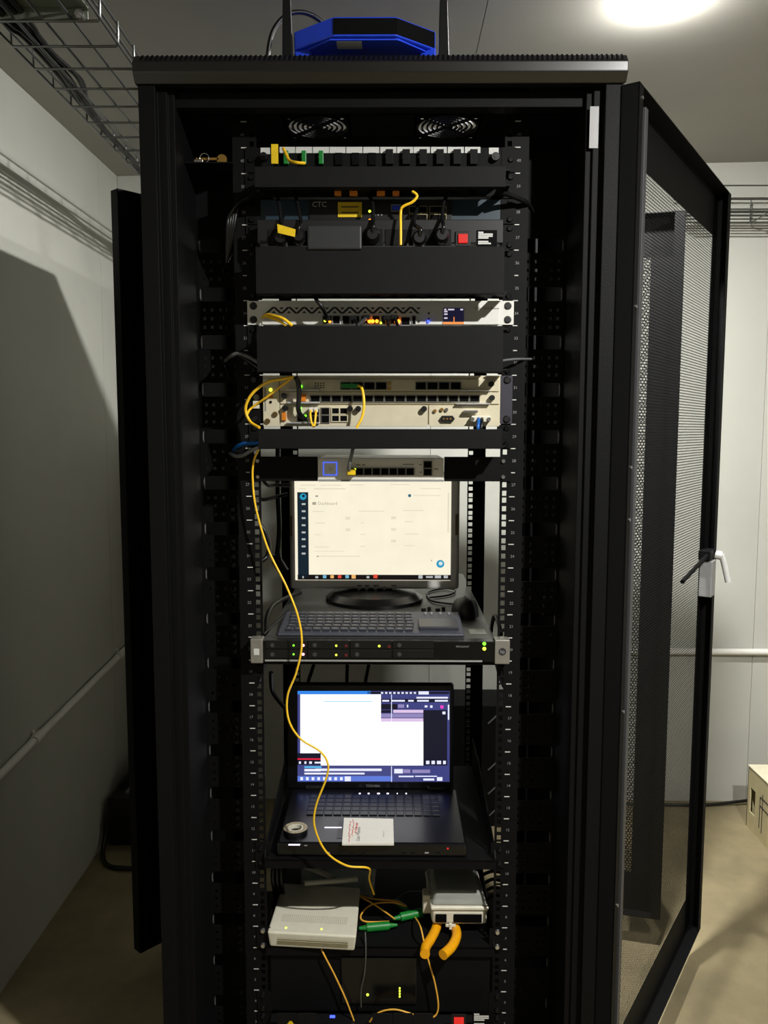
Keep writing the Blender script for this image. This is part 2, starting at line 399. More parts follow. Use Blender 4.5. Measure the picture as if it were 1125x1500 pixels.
def door(hx, hy, fx, fy, z0, z1, flip, solid, pitch):
    h = Vector((hx, hy, 0)); d = Vector((fx-hx, fy-hy, 0)); W = d.length; d.normalize(); n = Vector((d.y, -d.x, 0))*flip   # n: towards the inner side
    fn = lambda u, v, w: h+d*u+n*v+Vector((0, 0, w))
    a0, a1, b0, b1 = solid       # solid borders: hinge, free, bottom, top
    m = MB()
    m.box(0, W, 0, 1.5, z1-b1, z1).box(0, W, 0, 1.5, z0, z0+b0).box(0, a0, 0, 1.5, z0, z1).box(W-a1, W, 0, 1.5, z0, z1)     # solid skin round the mesh
    m.box(0, W, 0, 30, z1-2, z1).box(0, W, 0, 30, z0, z0+2).box(0, 2, 0, 30, z0, z1).box(W-2, W, 0, 30, z0, z1)              # flanges
    m.box(W-26, W, 28, 30, z0, z1).box(0, 22, 28, 30, z0, z1)
    m.map(fn); dr = m.build('door', BLACK, cab)
    hexsheet(a0-4, W-a1+2, z0+b0-4, z1-b1+4, pitch, lambda u, v, w: fn(u, 0.8, w), 'mesh_panel', dr)
    return dr, fn, W
fd, ffn, fW = door(397, -102, 810, 542, 92, 1957, 1, (86, 50, 95, 100), 7.0)
MB().box(66, 82, 1.5, 22, 110, 1940).map(ffn).build('stiffener', mat('dark_grey_steel', (62, 62, 64), 0.45, 0, .06, 90), fd, 1)
for w in (1935, 1600, 1330, 1240, 900, 540, 110): MB().cyl((12, 30, w), (12, 33, w), 3, 10).map(ffn).build('screw', CHROME, fd)
lk = MB().box(fW-62, fW-22, 4, 34, 985, 1075).map(ffn).build('lock_case', SILVER, fd, 2)
MB().box(fW-70, fW-10, 2, 30, 1078, 1100).map(ffn).build('lock_bracket', BLACK2, fd, 1)
MB().cyl((fW-60, 22, 1090), (fW-255, 9, 1052), 5, 10).map(ffn).build('latch_rod', BLACK2, fd)
MB().cyl((fW-12, 29, 1086), (fW-8, 44, 1083), 11, 14).tube([(fW-8, 44, 1086), (fW-6, 52, 1060), (fW-4, 62, 1018)], 8, 10).map(ffn).build('swing_handle', mat('pale_handle', (205, 205, 203), .3, .15, .04, 60), fd)
rl, rfn, rW = door(-400, 702, -632, 447, 78, 1945, -1, (30, 94, 110, 105), 8.0)
MB().cyl((60, 15, 1945), (60, 15, 1962), 3.5, 10).map(rfn).build('hinge_pin', CHROME, rl)
rr, rrn, rrW = door(400, 702, 756, 612, 78, 1935, 1, (30, 78, 110, 105), 8.0)
# ------------------------------------------------------------------ rack-mounted equipment
def screw(parent, x, z, y=-3, m=None, r=5.5):
    return MB().cyl((x, y, z), (x, y-3.5, z), r, 14, r*0.7).build('screw', m or mat('black_screw', (24, 24, 25), 0.25, 0.5, .05, 90), parent)
def ears(parent, i0, i1, m, ym=-3, sc=None, both=True):
    z1, z0 = U(i0)-1, U(i1)+1
    for s in (-1, 1):
        o = MB().box(s*214, s*241, ym, -0.2, z0, z1).build('mounting_ear', m, parent)
        for z in ((z0+7, z1-7) if both else ((z0+z1)/2,)): screw(parent, s*231, z, ym, sc)
def duct(i0, i1, label):
    t = thing('cable_duct', label, 'cable duct', (0, -40, U(i1)), 'black cable ducts between the devices')
    z1, z0 = U(i0)-9, U(i1)+1
    ears(t, i0, i1, BLACK2, sc=None)
    MB().box(-214, 214, -6, -2, z0+2, z1-2).build('back_plate', BLACK2, t)
    c = MB().box(-214, 214, -70, -67.5, z0, z1).box(-214, 214, -67.5, -54, z1-2.5, z1).box(-214, 214, -67.5, -54, z0, z0+2.5)
    c.build('cover', DUCT, t, 0.8)
    f0 = None
    for zz in (z0+3.5, z1-6):
        for k in range(13):
            x = -206+k*34.2-10+8
            if f0 is None: f0 = MB().box(x, x+20, -64, -6, zz, zz+2.5).build('finger', DUCT, t); X0, Z0 = x, zz
            else: copy(f0, t, x-X0, 0, zz-Z0)
    return t
duct(2, 3, 'slim black cable duct right under the fibre patch panel')
duct(5, 7, 'tall black cable duct above the white router')
duct(8, 10, 'tall black cable duct under the white router')
duct(12, 13, 'slim black cable duct under the ivory chassis')

def port(parent, x0, x1, z0, z1, y, bez, name='port', b=1.2, d=2.2):   # socket: raised bezel round a dark opening
    p = MB().box(x0, x1, y-0.5, y, z0, z1).build(name, DARK, parent)
    MB().box(x0-b, x1+b, y-d, y, z1, z1+b).box(x0-b, x1+b, y-d, y, z0-b, z0).box(x0-b, x0, y-d, y, z0, z1).box(x1, x1+b, y-d, y, z0, z1).build('bezel', bez, p)
    return p
def led(parent, x, y, Y, m, r=2.0, ry=None):
    p = at(x, y, Y)
    return MB().cyl((p.x, Y+0.5, p.z), (p.x, Y-1.5, p.z), r, 12, r*0.8).build('indicator_light', m, parent)

# --- fibre patch panel
t = thing('fibre_patch_bay', 'black fibre patch panel with a row of white label strips', 'patch panel', (0, 0, U(2)))
ears(t, 1, 2, BLACK2, both=False)
MB().box(-216, 216, -3, 240, U(2)+1, U(1)-1).build('body', BLACK2, t, 1)
zx = lambda v: 340+v/2.557
zy = lambda v: 150+v/2.557
def pan(x0, y0, x1, y1, Y): return rect(zx(x0), zy(y0), zx(x1), zy(y1), Y)
num = MB()
for k, (a, b) in enumerate([(178, 236), (239, 300), (303, 363), (365, 425), (428, 488), (491, 551), (555, 615), (618, 678), (680, 741), (745, 804), (808, 868), (872, 930)]):
    X0, X1, Z0, Z1 = pan(a, 167, b, 190, -4); MB().box(X0, X1, -4.6, -3, Z0, Z1).build('label_strip', PRINT, t)
    glyphs(str(k+1), 5, front(X0+8, -3.3, Z0-8), num)
    xa = a+20+ (22 if k < 3 else 25)
    if k < 3:
        X0, X1, Z0, Z1 = pan([195, 262, 326][k], 186, [213, 279, 343][k], 236, -4); MB().box(X0, X1, -13, -3, Z0, Z1).build('adapter', GREEN, t, 0.8)
    else:
        X0, X1, Z0, Z1 = pan(b-40, 180 if k > 5 else 190, b-12, 236, -4)
        ad = MB().box(X0, X1, -12 if k > 5 else -7, -3, Z0, Z1).build('adapter', DUCT if k > 5 else DARK, t, 0.6)
num.build('port_numbers', PRINT, t)['kind'] = 'stuff'
for a, b in ((107, 142), (962, 998)):
    X0, X1, Z0, Z1 = pan(a, 170, b, 194, -4); MB().box(X0, X1, -4.6, -3, Z0, Z1).build('corner_label', PRINT, t)
for px in (120, 985): p = at(zx(px), zy(207), -4); MB().cyl((p.x, -3, p.z), (p.x, -13, p.z), 7, 16).cyl((p.x, -13, p.z), (p.x, -14, p.z), 3, 10).build('thumb_screw', RUBBER, t)
X0, X1, Z0, Z1 = pan(147, 157, 173, 230, -40)
w = MB().box(X0, X1, -41, -40, Z0, Z1); glyphs('', 1, front(0, 0, 0), w) if False else None
tag(w.build('cable_tag', YLABEL), 'yellow cable tag standing upright at the patch panel end', 'tag')
cord('fibre_cable', 'short bright yellow fibre plugged into the fibre patch panel', [at(zx(192), zy(172), -16), at(zx(203), zy(195), -25), at(zx(215), zy(218), -40), at(zx(240), zy(226), -60), at(zx(275), zy(228), -60)], 3.0, YELLOW)

# --- media converter chassis
TEAL = mat('dark_teal_metal', (26, 46, 58), 0.45, 0, 0.05, 60)
t = thing('media_converter', 'dark teal media converter chassis with yellow label and network ports', 'network device', (0, 0, U(4)))
ears(t, 3, 4, BLACK2)
MB().box(-216, 216, -3, 230, U(4)+1, U(3)-1).build('chassis', TEAL, t, 1)
X0, X1, Z0, Z1 = rect(453, 290, 662, 331, -4); mod = MB().box(X0, X1, -6, -3, U(4)+3, U(3)-2).build('front_module', RUBBER, t, 0.6)
p = at(457, 303, -6.4); MB_ = glyphs('CTC', 13, front(p.x, -6.3, p.z), MB()); MB_.build('logo_lettering', PRINT, mod)
X0, X1, Z0, Z1 = rect(495, 296, 530, 318, -7); yl = MB().box(X0, X1, -7, -6, Z0, Z1).build('yellow_label', YLABEL, mod)
yt = MB()
for q in (0.68, 0.3): yt.box(X0+6, X1-6, -7.3, -7, Z0+(Z1-Z0)*q-1.4, Z0+(Z1-Z0)*q+1.4)
yt.build('label_print', mat('olive_print', (120, 96, 10), 0.6, 0, .2, 400), t)
led(t, 541.5, 309.5, -6, L_YEL, 2.4); led(t, 541.5, 322.5, -6, L_ORA, 2.4)
for a in (549, 554, 559):
    for b in (315, 326): p = at(a, b, -6); MB().cyl((p.x, -6, p.z), (p.x, -7, p.z), 1.6, 8).build('status_dot', GREYINK, mod)
X0, X1, Z0, Z1 = rect(574, 301, 586, 309, -6); pp = port(mod, X0, X1, Z0, Z1, -6, SILVER, 'optical_port'); MB().box(X0+1, X1-1, -9, -6.5, Z0+1, Z1-1).build('blue_plug', BLUE, mod)
for a, b in ((600, 613), (614, 625), (630, 642), (643, 653)):
    for c, d in ((303, 312), (315, 324)): X0, X1, Z0, Z1 = rect(a, c, b, d, -6); port(mod, X0, X1, Z0, Z1, -6, mat('brass_bezel', (150, 140, 105), 0.4, .4, .1, 90))

# --- power strip behind the upper duct
def power_strip(label, i0, sx, sy, outs):
    t = thing('power_strip', label, 'power strip', (0, 0, U(i0+1)))
    ears(t, i0, i0+1, BLACK2)
    MB().box(-214, 214, -46, -2, U(i0+1)+2, U(i0)-2).build('body', mat('black_aluminium', (12, 12, 13), 0.45, 0, .08, 90), t, 1.5)
    X0, X1, Z0, Z1 = rect(sx-11, sy-11, sx+11, sy+11, -47)
    MB().box(X0, X1, -49, -46, Z0, Z1).build('switch_frame', RUBBER, t, 0.8)
    MB().box(X0+5, X1-5, -52, -49, Z0+5, Z1-5).build('rocker_switch', L_RED, t, 1)
    X0, X1, Z0, Z1 = rect(sx+20, sy-13, sx+50, sy+11, -47); lb = MB().box(X0, X1, -46.8, -46, Z0, Z1).build('rating_label', DARK, t)
    m = MB()
    for k, wd in enumerate((.3, .85, .85, .6, .0, .6, .75)):
        if wd: z = Z1-4-k*(Z1-Z0-6)/7; m.box(X0+3, X0+3+(X1-X0-6)*wd, -47.2, -46.8, z-1.3, z+1.3)
    m.build('label_print', PRINT, lb)
    for x in outs:
        c = at(x, sy-2, -47); MB().box(c.x-19, c.x+19, -47.5, -46, c.z-14, c.z+14).build('outlet', DUCT, t, 1)
    return t
power_strip('black power strip with red switch above the tall upper duct', 4, 678, 350, (408, 436, 545, 580, 615, 645))
X0, X1, Z0, Z1 = rect(450, 330, 530, 366, -72)
ad = thing('power_adapter', 'square dark grey power adapter plugged into the upper power strip', 'adapter', ((X0+X1)/2, -60, Z0))
MB().box(X0, X1, -74, -48, Z0, Z1).build('case', mat('charcoal_plastic', (30, 31, 32), 0.55, 0, .05, 90), ad, 3)
MB().box((X0+X1)/2-8, (X0+X1)/2+8, -50, -46, (Z0+Z1)/2-8, (Z0+Z1)/2+8).build('plug_pins', RUBBER, ad)
def plug(label, x, y, top, cat='plug'):
    c = at(x, y, -60); t = thing('power_plug', label, cat, (c.x, -60, c.z-14), 'power plugs in the upper power strip')
    MB().cyl((c.x, -47.6, c.z), (c.x, -66, c.z), 13, 16).cyl((c.x, -66, c.z), (c.x, -74, c.z), 13, 16, 9).build('plug_body', RUBBER, t)
    MB().tube(spl([(c.x, -70, c.z), (c.x+2, -76, c.z+12)]+top), 3.4, 8).build('cord', mat('glossy_black_cord', (20, 20, 21), 0.22, 0, .05, 90), t)
plug('black power plug below the yellow cable label', 412, 350, [at(412, 325, -55), at(409, 300, -40), at(404, 280, -20)])
plug('black power plug left of the square power adapter', 438, 347, [at(441, 325, -55), at(436, 300, -40), at(432, 278, -20)])
plug('black power plug just right of the square power adapter', 546, 345, [at(547, 325, -55), at(546, 300, -40), at(540, 284, -20)])
plug('black power plug right of the thin yellow fibre', 614, 350, [at(607, 328, -55), at(609, 312, -40), at(612, 302, -12)])
plug('black power plug nearest the red upper switch', 647, 346, [at(648, 320, -55), at(650, 298, -40), at(657, 282, -20)])
p = [at(406, 328, -82), at(433, 336, -82), at(432, 347, -82), at(407, 341, -82)]
m = MB()._add(p+[v+Vector((0, 1.2, 0)) for v in p], [(0, 1, 2, 3), (7, 6, 5, 4), (0, 4, 5, 1), (1, 5, 6, 2), (2, 6, 7, 3), (3, 7, 4, 0)])
tag(m.build('cable_label', YLABEL), 'yellow paper label folded round a power cord', 'label')
cord('fibre_cable', 'thin yellow fibre dropping in front of the media converter ports', [at(604, 280, -60), at(611, 287, -62), at(604, 296, -62), at(590, 303, -60), at(587, 312, -58), at(587, 335, -66), at(587, 359, -70)], 2.4, YELLOW)
for k, (x, w) in enumerate(((490, 10), (512, 12), (552, 12), (575, 10))):
    X0, X1, Z0, Z1 = rect(x, 280, x+w, 287, -40)
    tag(MB().box(X0, X1, -44, -36, Z0, Z1).build('dust_cap', ORANGE, None, 1), ['leftmost orange cap hanging under the slim upper duct', 'second orange cap from the left under the slim upper duct', 'third orange cap from the left under the slim upper duct', 'rightmost orange cap hanging under the slim upper duct'][k], 'cap', 'orange caps under the slim upper duct')

# --- white router
t = thing('rack_router', 'white rack router with chevron vents and small colour display', 'router', (0, 0, U(8)))
z0, z1 = U(8)+1, U(7)-1
for s in (-1, 1):
    MB().box(s*214, s*241, -4, -0.2, z0, z1).build('mounting_ear', WHITE, t, 0.6)
    for z in (z0+9, z1-9): screw(t, s*230, z, -4, RUBBER, 7)
bd = MB().box(-214, 214, -7, 220, z0, z1).build('body', WHITE, t, 1)
ch = MB(); q = 0
x = at(390, 455, -7).x; xe = at(613, 455, -7).x; st = (xe-x)/20.0
zc = at(500, 454.5, -7.3).z
for k in range(20):
    up = (k % 2 == 0); a = (x+k*st, zc-6 if up else zc+6); b = (x+(k+1)*st, zc+6 if up else zc-6)
    ch.prism([(a[0]-2.6, a[1]), (a[0]+3.0, a[1]), (b[0]+2.6, b[1]), (b[0]-3.0, b[1])], 'y', -7.6, -6.9)
    # inner small chevron mark
    cx = a[0] if not up else b[0]
    if k % 2 == 0: ch.prism([(b[0]-4, zc-5), (b[0]+4, zc-5), (b[0], zc-1)], 'y', -7.6, -6.9)
    else: ch.prism([(b[0]-4, zc+5), (b[0]+4, zc+5), (b[0], zc+1)], 'y', -7.6, -6.9)
ch.build('chevron_vents', INK, bd)['kind'] = 'stuff'
for a, b in ((473, 487), (488, 499), (502, 513), (515, 527), (530, 543), (546, 557), (559, 571), (573, 585)):
    X0, X1, Z0, Z1 = rect(a, 463, b-1.5, 474, -8); port(t, X0, X1, Z0, Z1, -7, SILVER)
X0, X1, Z0, Z1 = rect(588, 465, 600, 476, -8); port(t, X0, X1, Z0, Z1, -7, SILVER, 'optical_port')
X0, X1, Z0, Z1 = rect(604, 463, 608.5, 475, -8); port(t, X0, X1, Z0, Z1, -7, SILVER, 'serial_port')
for px in (541, 546, 552, 580, 584): led(t, px, 470.5, -12, L_ORA, 3.2)
led(t, 483, 471, -10, L_ORA, 2.4); led(t, 476, 470, -10, L_YEL, 2.2); led(t, 558, 473, -10, L_YEL, 2); led(t, 627.5, 471, -9, L_BLUE, 2.6); led(t, 516, 469, -9, L_GREEN, 1.6)
for b in (459, 467): p = at(628, b, -7); MB().cyl((p.x, -7, p.z), (p.x, -9, p.z), 1.8, 10).build('button', INK, t)
p = at(613.5, 471, -7); MB().cyl((p.x, -7, p.z), (p.x, -8.5, p.z), 2, 10).build('reset_hole', INK, t)
X0, X1, Z0, Z1 = rect(649, 451, 679.5, 475, -8)
sc = MB().box(X0, X1, -8.2, -7, Z0, Z1).build('display', glow('display_navy', (26, 26, 60), 0.6), t)
m = MB(); m.box(X0, X1, -8.5, -8.2, Z0, Z0+4).box(X0+19, X0+20.6, -8.5, -8.2, Z0, Z0+13); m.build('traffic_graph', glow('display_orange', (255, 150, 70), 1.0), sc)
m = MB()
for zz, a, b in ((.9, 2, 6), (.9, 9, 20), (.9, 31, 36), (.62, 2, 8), (.38, 2, 8), (.78, 2, 8)): m.box(X0+a, X0+b, -8.5, -8.2, Z0+(Z1-Z0)*zz-1.4, Z0+(Z1-Z0)*zz+1.2)
m.build('display_readout', glow('display_white', (235, 225, 240), 0.8), sc)
p = at(695, 453, -7.4); glyphs('Cloud Core Router', 5.6, front(p.x, -7.3, p.z), MB()).build('name_lettering', INK, bd)
for dx, col in ((0, L_ORA),): pass
tag(MB().tube(spl([at(385, 464, -10), at(392, 461, -28), at(402, 463, -50), at(415, 467, -66), at(428, 477, -70)]), 3.0, 8).build('fibre_cable', YELLOW), 'upper of two yellow fibres at the left end of the white router', 'cable')
tag(MB().tube(spl([at(384, 466, -10), at(390, 463.5, -28), at(400, 467, -48), at(410, 471, -60), at(420, 478, -66)]), 2.4, 8).build('fibre_cable', YELLOW), 'lower of two yellow fibres at the left end of the white router', 'cable')
def netcord(label, pts, m=RUBBER, r=3.2):
    t = thing('network_cable', label, 'cable', pts[0], 'dark network cords in the white router')
    p0 = Vector(pts[0]); MB().box(p0.x-5.5, p0.x+5.5, p0.y-16, p0.y+4, p0.z-4, p0.z+4).build('plug', DUCT, t, 0.8)
    MB().tube(spl(pts), r, 8).build('cord', m, t)
netcord('black cord slanting over the chevron vents into the white router', [at(480, 467, -10), at(477, 461, -34), at(472, 450, -50), at(464, 440, -50), at(461, 432, -40)], r=3.6)
netcord('black cord in the white router beside its two empty sockets', [at(518, 468, -10), at(521, 471, -40), at(526, 478, -60)])
netcord('dark cord in the white router at the left of the orange lights', [at(537, 466, -10), at(533, 469, -40), at(523, 478, -64)], mat('dark_grey_cord', (60, 60, 62), .4, 0, .05, 90))
netcord('dark cord in the white router at the right of the orange lights', [at(566, 467, -10), at(567, 471, -40), at(569, 479, -64)])
netcord('black cord in the white router next to the last socket', [at(577, 466, -10), at(580, 470, -40), at(583, 479, -64)])

# --- ivory chassis (two units)
t = thing('line_terminal_chassis', 'ivory two-unit fibre line terminal with three rows of cards', 'network chassis', (0, 0, U(12)))
z0, z1 = U(12)+1, U(10)-1
MED = mat('dark_violet_metal', (58, 56, 66), 0.4, .2, .05, 60)
for s in (-1, 1):
    MB().box(s*205, s*241, -4, -0.2, z0, z1).build('mounting_ear', MED if s > 0 else BLACK2, t, 0.6)
    for z in (z0+8, z1-8): screw(t, s*231, z, -4, RUBBER, 7)
PY = -10
X0, X1, _, _ = rect(385, 560, 733, 620, PY)
MB().box(X0, X1, -6, 230, z0, z1).build('case', IVORY, t, 0.8)
def card(x0, y0, x1, y1, name):
    a, b, c, d = rect(x0, y0, x1, y1, PY); return MB().box(a+.5, b-.5, PY, -6, c+.6, d-.6).build(name, IVORY, t, 0.6)
fanc = card(385, 555, 409.5, 625, 'fan_card')
c1 = card(410, 555, 732, 573.5, 'upper_card'); c2 = card(410, 574, 732, 592, 'middle_card'); c3 = card(410, 593, 627, 625, 'control_card'); c4 = card(628, 593, 732, 625, 'power_card')
led(fanc, 396.5, 571, PY, L_YEL, 3.2)
a, b, c, d = rect(393.5, 577, 399.5, 583, PY); MB().box(a, b, PY-1, PY, c, d).build('orange_mark', ORANGE, fanc)
p = at(396.5, 589, PY); MB().cyl((p.x, PY, p.z), (p.x, PY-1, p.z), 2.6, 12).build('socket_hole', DARK, fanc)
for (x, y) in ((403, 607), (392, 617)): p = at(x, y, PY); MB().cyl((p.x, PY, p.z), (p.x, PY-3, p.z), 5, 12).build('card_screw', mat('bronze_screw', (120, 100, 60), .35, .7, .1, 90), fanc)
a, b, c, d = rect(387.5, 568, 389.5, 602, PY); MB().box(a, b, PY-.4, PY, c, d).build('print_strip', GREYINK, fanc)
SF = [(506, 558), (541, 558)]
def sfp(parent, x0, y0, x1, y1, n, bez):
    for k in range(n):
        a, b, c, d = rect(x0+(x1-x0)*k/n+.6, y0, x0+(x1-x0)*(k+1)/n-.6, y1, PY); port(parent, a+1, b-1, c+1, d-1, PY, bez, 'optical_port', 1.2, 2.5)
STEEL = mat('dull_steel', (128, 126, 120), .4, .6, .06, 90)
sfp(c1, 498, 559.5, 567, 571, 4, STEEL); sfp(c1, 608, 559.5, 676, 571, 4, STEEL)
for y in (562, 569): p = at(570, y, PY); MB().cyl((p.x, PY, p.z), (p.x, PY-2, p.z), 3.4, 12).build('brass_stud', GOLD, c1)
dots = MB()
for i in range(4):
    for j in range(3): p = at(462+i*4, 561.5+j*3.2, PY); dots.cyl((p.x, PY, p.z), (p.x, PY-.6, p.z), 1.3, 8)
dots.build('vent_dots', INK, c1)['kind'] = 'stuff'
sfp(c2, 454, 579, 703, 589, 16, STEEL)
for x, y, par in ((441, 566, c1), (440, 598, c3), (440, 603, c3), (447.5, 609, c3)): led(par, x, y, PY, L_GREEN, 2.6)
for par, bars in ((c1, [(420, 570, 467, 572.5), (672, 571, 718, 573)]), (c2, [(420, 588.5, 469, 591), (668, 590.5, 718, 592.5)]), (c3, [(420, 618.5, 468, 620.5)])):
    for q in bars: a, b, c, d = rect(*q, PY-8); MB().box(a, b, PY-9, PY, c, d).build('ejector_bar', mat('bright_bar', (210, 210, 212), .25, .5, .05, 60), par, .6)
for x, y, par in ((416.5, 580, c2), (418, 598, c3), (513, 599, c3), (525, 599, c3), (719, 563, c1), (720, 583, c2), (621, 599, c3)):
    p = at(x, y, PY); MB().cyl((p.x, PY, p.z), (p.x, PY-9, p.z), 5.2, 14).build('thumb_screw', RUBBER, par)
for q, par in (((441, 577, 448, 588), c2), ((412.5, 604, 419, 616), c3)): a, b, c, d = rect(*q, PY-4); MB().box(a, b, PY-5, PY, c, d).build('orange_lever', ORANGE, par, .8)
for q, par in (((424, 557, 429, 569), c1), ((424, 576, 429, 587), c2)): a, b, c, d = rect(*q, PY); MB().box(a, b, PY-.5, PY, c, d).build('pink_label', mat('pale_pink_label', (205, 190, 185), .5, 0, .05, 90), par)
for q in ((436, 607, 450, 617), (454, 600, 467, 608), (454, 610, 467, 619), (471, 598, 482, 607), (471, 609, 482, 619)): a, b, c, d = rect(*q, PY); port(c3, a, b, c, d, PY, STEEL)
for q in ((486.5, 598, 496.5, 606), (498.5, 598, 508.5, 606), (486.5, 609, 496.5, 617), (498.5, 609, 508.5, 617)): a, b, c, d = rect(*q, PY); port(c3, a, b, c, d, PY, mat('cream_bezel', (214, 206, 176), .4, 0, .05, 90), 'port', 1.4, 2.5)
a, b, c, d = rect(644, 609, 666, 618, PY); pp = MB().prism([(a+4, c), (b-4, c), (b, (c+d)/2), (b-4, d), (a+4, d), (a, (c+d)/2)], 'y', PY-5, PY).build('power_socket', RUBBER, c4)
for x in (650, 655, 660): p = at(x, 613.5, PY-5); MB().cyl((p.x, PY-5, p.z), (p.x, PY-6.5, p.z), 1.8, 10).build('pin', GOLD, pp)
for x, y, m in ((637, 602, GOLD), (647, 600, GOLD), (654, 600, CHROME)): p = at(x, y, PY); MB().cyl((p.x, PY, p.z), (p.x, PY-4, p.z), 3.2, 10).build('terminal_stud', m, c4)
a, b, c, d = rect(679, 601, 700, 604.5, PY-10); MB().box(a, b, PY-12, PY, c, d).build('card_handle', CHROME, c4, 1)
a, b, c, d = rect(690, 609, 718, 620, PY-8); t2 = thing('power_lead', 'blue and black power lead with white plug in the ivory chassis', 'cable', ((a+b)/2, PY-8, c))
MB().box(a, b, PY-14, PY-.3, c+2, d).build('plug', OFFWHITE, t2, 2)
for x, m in ((701, BLUEC), (706, RUBBER)): MB().tube(spl([at(x, 613, PY-12), at(x, 618, PY-24), at(x-1, 628, PY-30), at(x-1, 636, PY-20)]), 3, 8).build('lead', m, t2)
for x in (692, 716): p = at(x, 614, PY-14); MB().cyl((p.x, PY-14, p.z), (p.x, PY-16, p.z), 3.5, 12).build('plug_screw', CHROME, t2)
# cords on the ivory chassis
G2 = 'cords in front of the ivory chassis'
t2 = thing('fibre_cable', 'yellow fibre with green connector arcing over the ivory chassis cards', 'cable', at(520, 565, -14), G2)
a, b, c, d = rect(500, 562, 525, 569, -16); MB().box(a, b, -26, -12.6, c, d).build('connector', GREEN, t2, 1.2)
MB().tube(spl([at(523, 565, -20), at(529, 567, -34), at(532.5, 580, -42), at(533, 597, -46), at(530, 612, -48), at(522, 627, -50)]), 2.6, 8).build('cord', YELLOW, t2)
t2 = thing('fibre_cable', 'pair of yellow fibres looping down from white connectors', 'cable', at(460, 605, -20), G2)
for x, y in ((456, 600), (463, 600)): p = at(x, y, -16); MB().box(p.x-3.5, p.x+3.5, -24, -12.6, p.z-5, p.z+4).build('connector', WHITE, t2, .8)
MB().tube(spl([at(456, 601, -22), at(454.5, 606, -34), at(456, 618, -40), at(459, 625, -46)]), 2.0, 8).build('cord', YELLOW, t2)
MB().tube(spl([at(463, 601, -22), at(462.5, 606, -34), at(461.5, 618, -40), at(460, 625, -46)]), 2.0, 8).build('cord', YELLOW, t2)
cord('fibre_cable', 'yellow fibre looping out past the left rail beside the ivory chassis', [at(430, 552, -40), at(415, 555, -40), at(392, 560, -36), at(371, 575, -30), at(361, 592, -26), at(360.5, 605, -24), at(367, 618, -28), at(380, 626.5, -45)], 2.8, YELLOW, group=G2)
cord('fibre_cable', 'straight yellow fibre slanting down to the white clip on the left rail', [at(429, 553, -36), at(410, 567, -28), at(392, 581, -20), at(376, 592, -9), at(366, 600, -8), at(362, 607, -20)], 2.2, YELLOW, group=G2)
cord('control_cable', 'thick black cord bending down into the ivory control card', [at(433, 553, -40), at(437, 562, -34), at(438, 580, -30), at(437, 598, -28), at(440, 608, -22), at(445, 612, -14)], 4.6, RUBBER, group=G2)
p = at(375.5, 593, -4); cl = MB().box(p.x-6, p.x+6, -8, -0.3, p.z-7, p.z+7).build('cable_clip', OFFWHITE, None, 1); tag(cl, 'small white square clip on the left rail', 'clip')
p = at(375.5, 582, -4); tag(MB().cyl((p.x, 0, p.z), (p.x, -5, p.z), 5.5, 16).cyl((p.x, -5, p.z), (p.x, -6, p.z), 2.5, 10).build('ground_stud', STEEL), 'small round steel stud above the white rail clip', 'stud')

# --- small white switch in a black bracket
t = thing('desktop_switch', 'small white network switch hung in a black rack bracket', 'switch', (0, 0, U(14)))
z0, z1 = at(560, 705, -4).z, at(560, 669, -4).z
X0, X1, Z0, Z1 = rect(466, 671, 650, 703, -6)
for a, b in ((-241, X0-1), (X1+1, 241)): MB().box(a, b, -4, -0.5, z0, z1).build('bracket', BLACK2, t, .6)
for s in (-1, 1):
    for z in (z0+8, z1-8): screw(t, s*226, z, -4, CHROME, 4.5)
sb = MB().box(X0, X1, -8, 190, Z0, Z1).build('case', WHITE, t, 1.2)
MB().box(X0, X1, -8.4, 190, Z0-3, Z0).build('base_plate', SILVER, t)
a, b, c, d = rect(473, 676.5, 494, 696.5, -9); m = MB(); w_ = 2.0
m.box(a, b, -8.8, -8, d-w_, d).box(a, b, -8.8, -8, c, c+w_).box(a, a+w_, -8.8, -8, c, d).box(b-w_, b, -8.8, -8, c, d); m.build('light_square', glow('square_blue', (80, 110, 255), 1.0), t)
glyphs('U', 7, front((a+b)/2, -8.3, (c+d)/2-2.6), MB(), align='CENTER').build('logo_lettering', GREYINK, sb)
for k in range(8):
    a, b, c, d = rect(509+k*12.35, 686, 519.5+k*12.35, 695.5, -9); port(t, a, b, c, d, -8, STEEL)
for q in ((621, 676, 632, 685), (621, 687, 632, 696)): a, b, c, d = rect(*q, -9); port(t, a, b, c, d, -8, STEEL, 'optical_port')
m = MB()
for q in ((521, 680, 528, 682), (530, 680, 535, 682), (590, 679.5, 606, 681), (614, 680, 618, 681.5), (614, 691, 618, 692.5), (636, 686, 642, 688)): a, b, c, d = rect(*q, -9); m.box(a, b, -8.3, -8, c, d)
m.build('panel_print', GREYINK, sb)
led(t, 520, 687.5, -11, L_YEL, 2.0)
t2 = thing('network_cable', 'grey network cord with yellow plug in the small white switch', 'cable', at(514, 690, -12))
a, b, c, d = rect(509, 686.5, 521, 695.5, -14); MB().box(a, b, -24, -10.6, c, d).build('plug', YLABEL, t2, 1)
MB().tube(spl([at(512, 689, -22), at(511, 684, -32), at(513, 674, -40), at(516, 662, -40), at(517, 655, -34)]), 3.2, 8).build('cord', GREYC, t2)
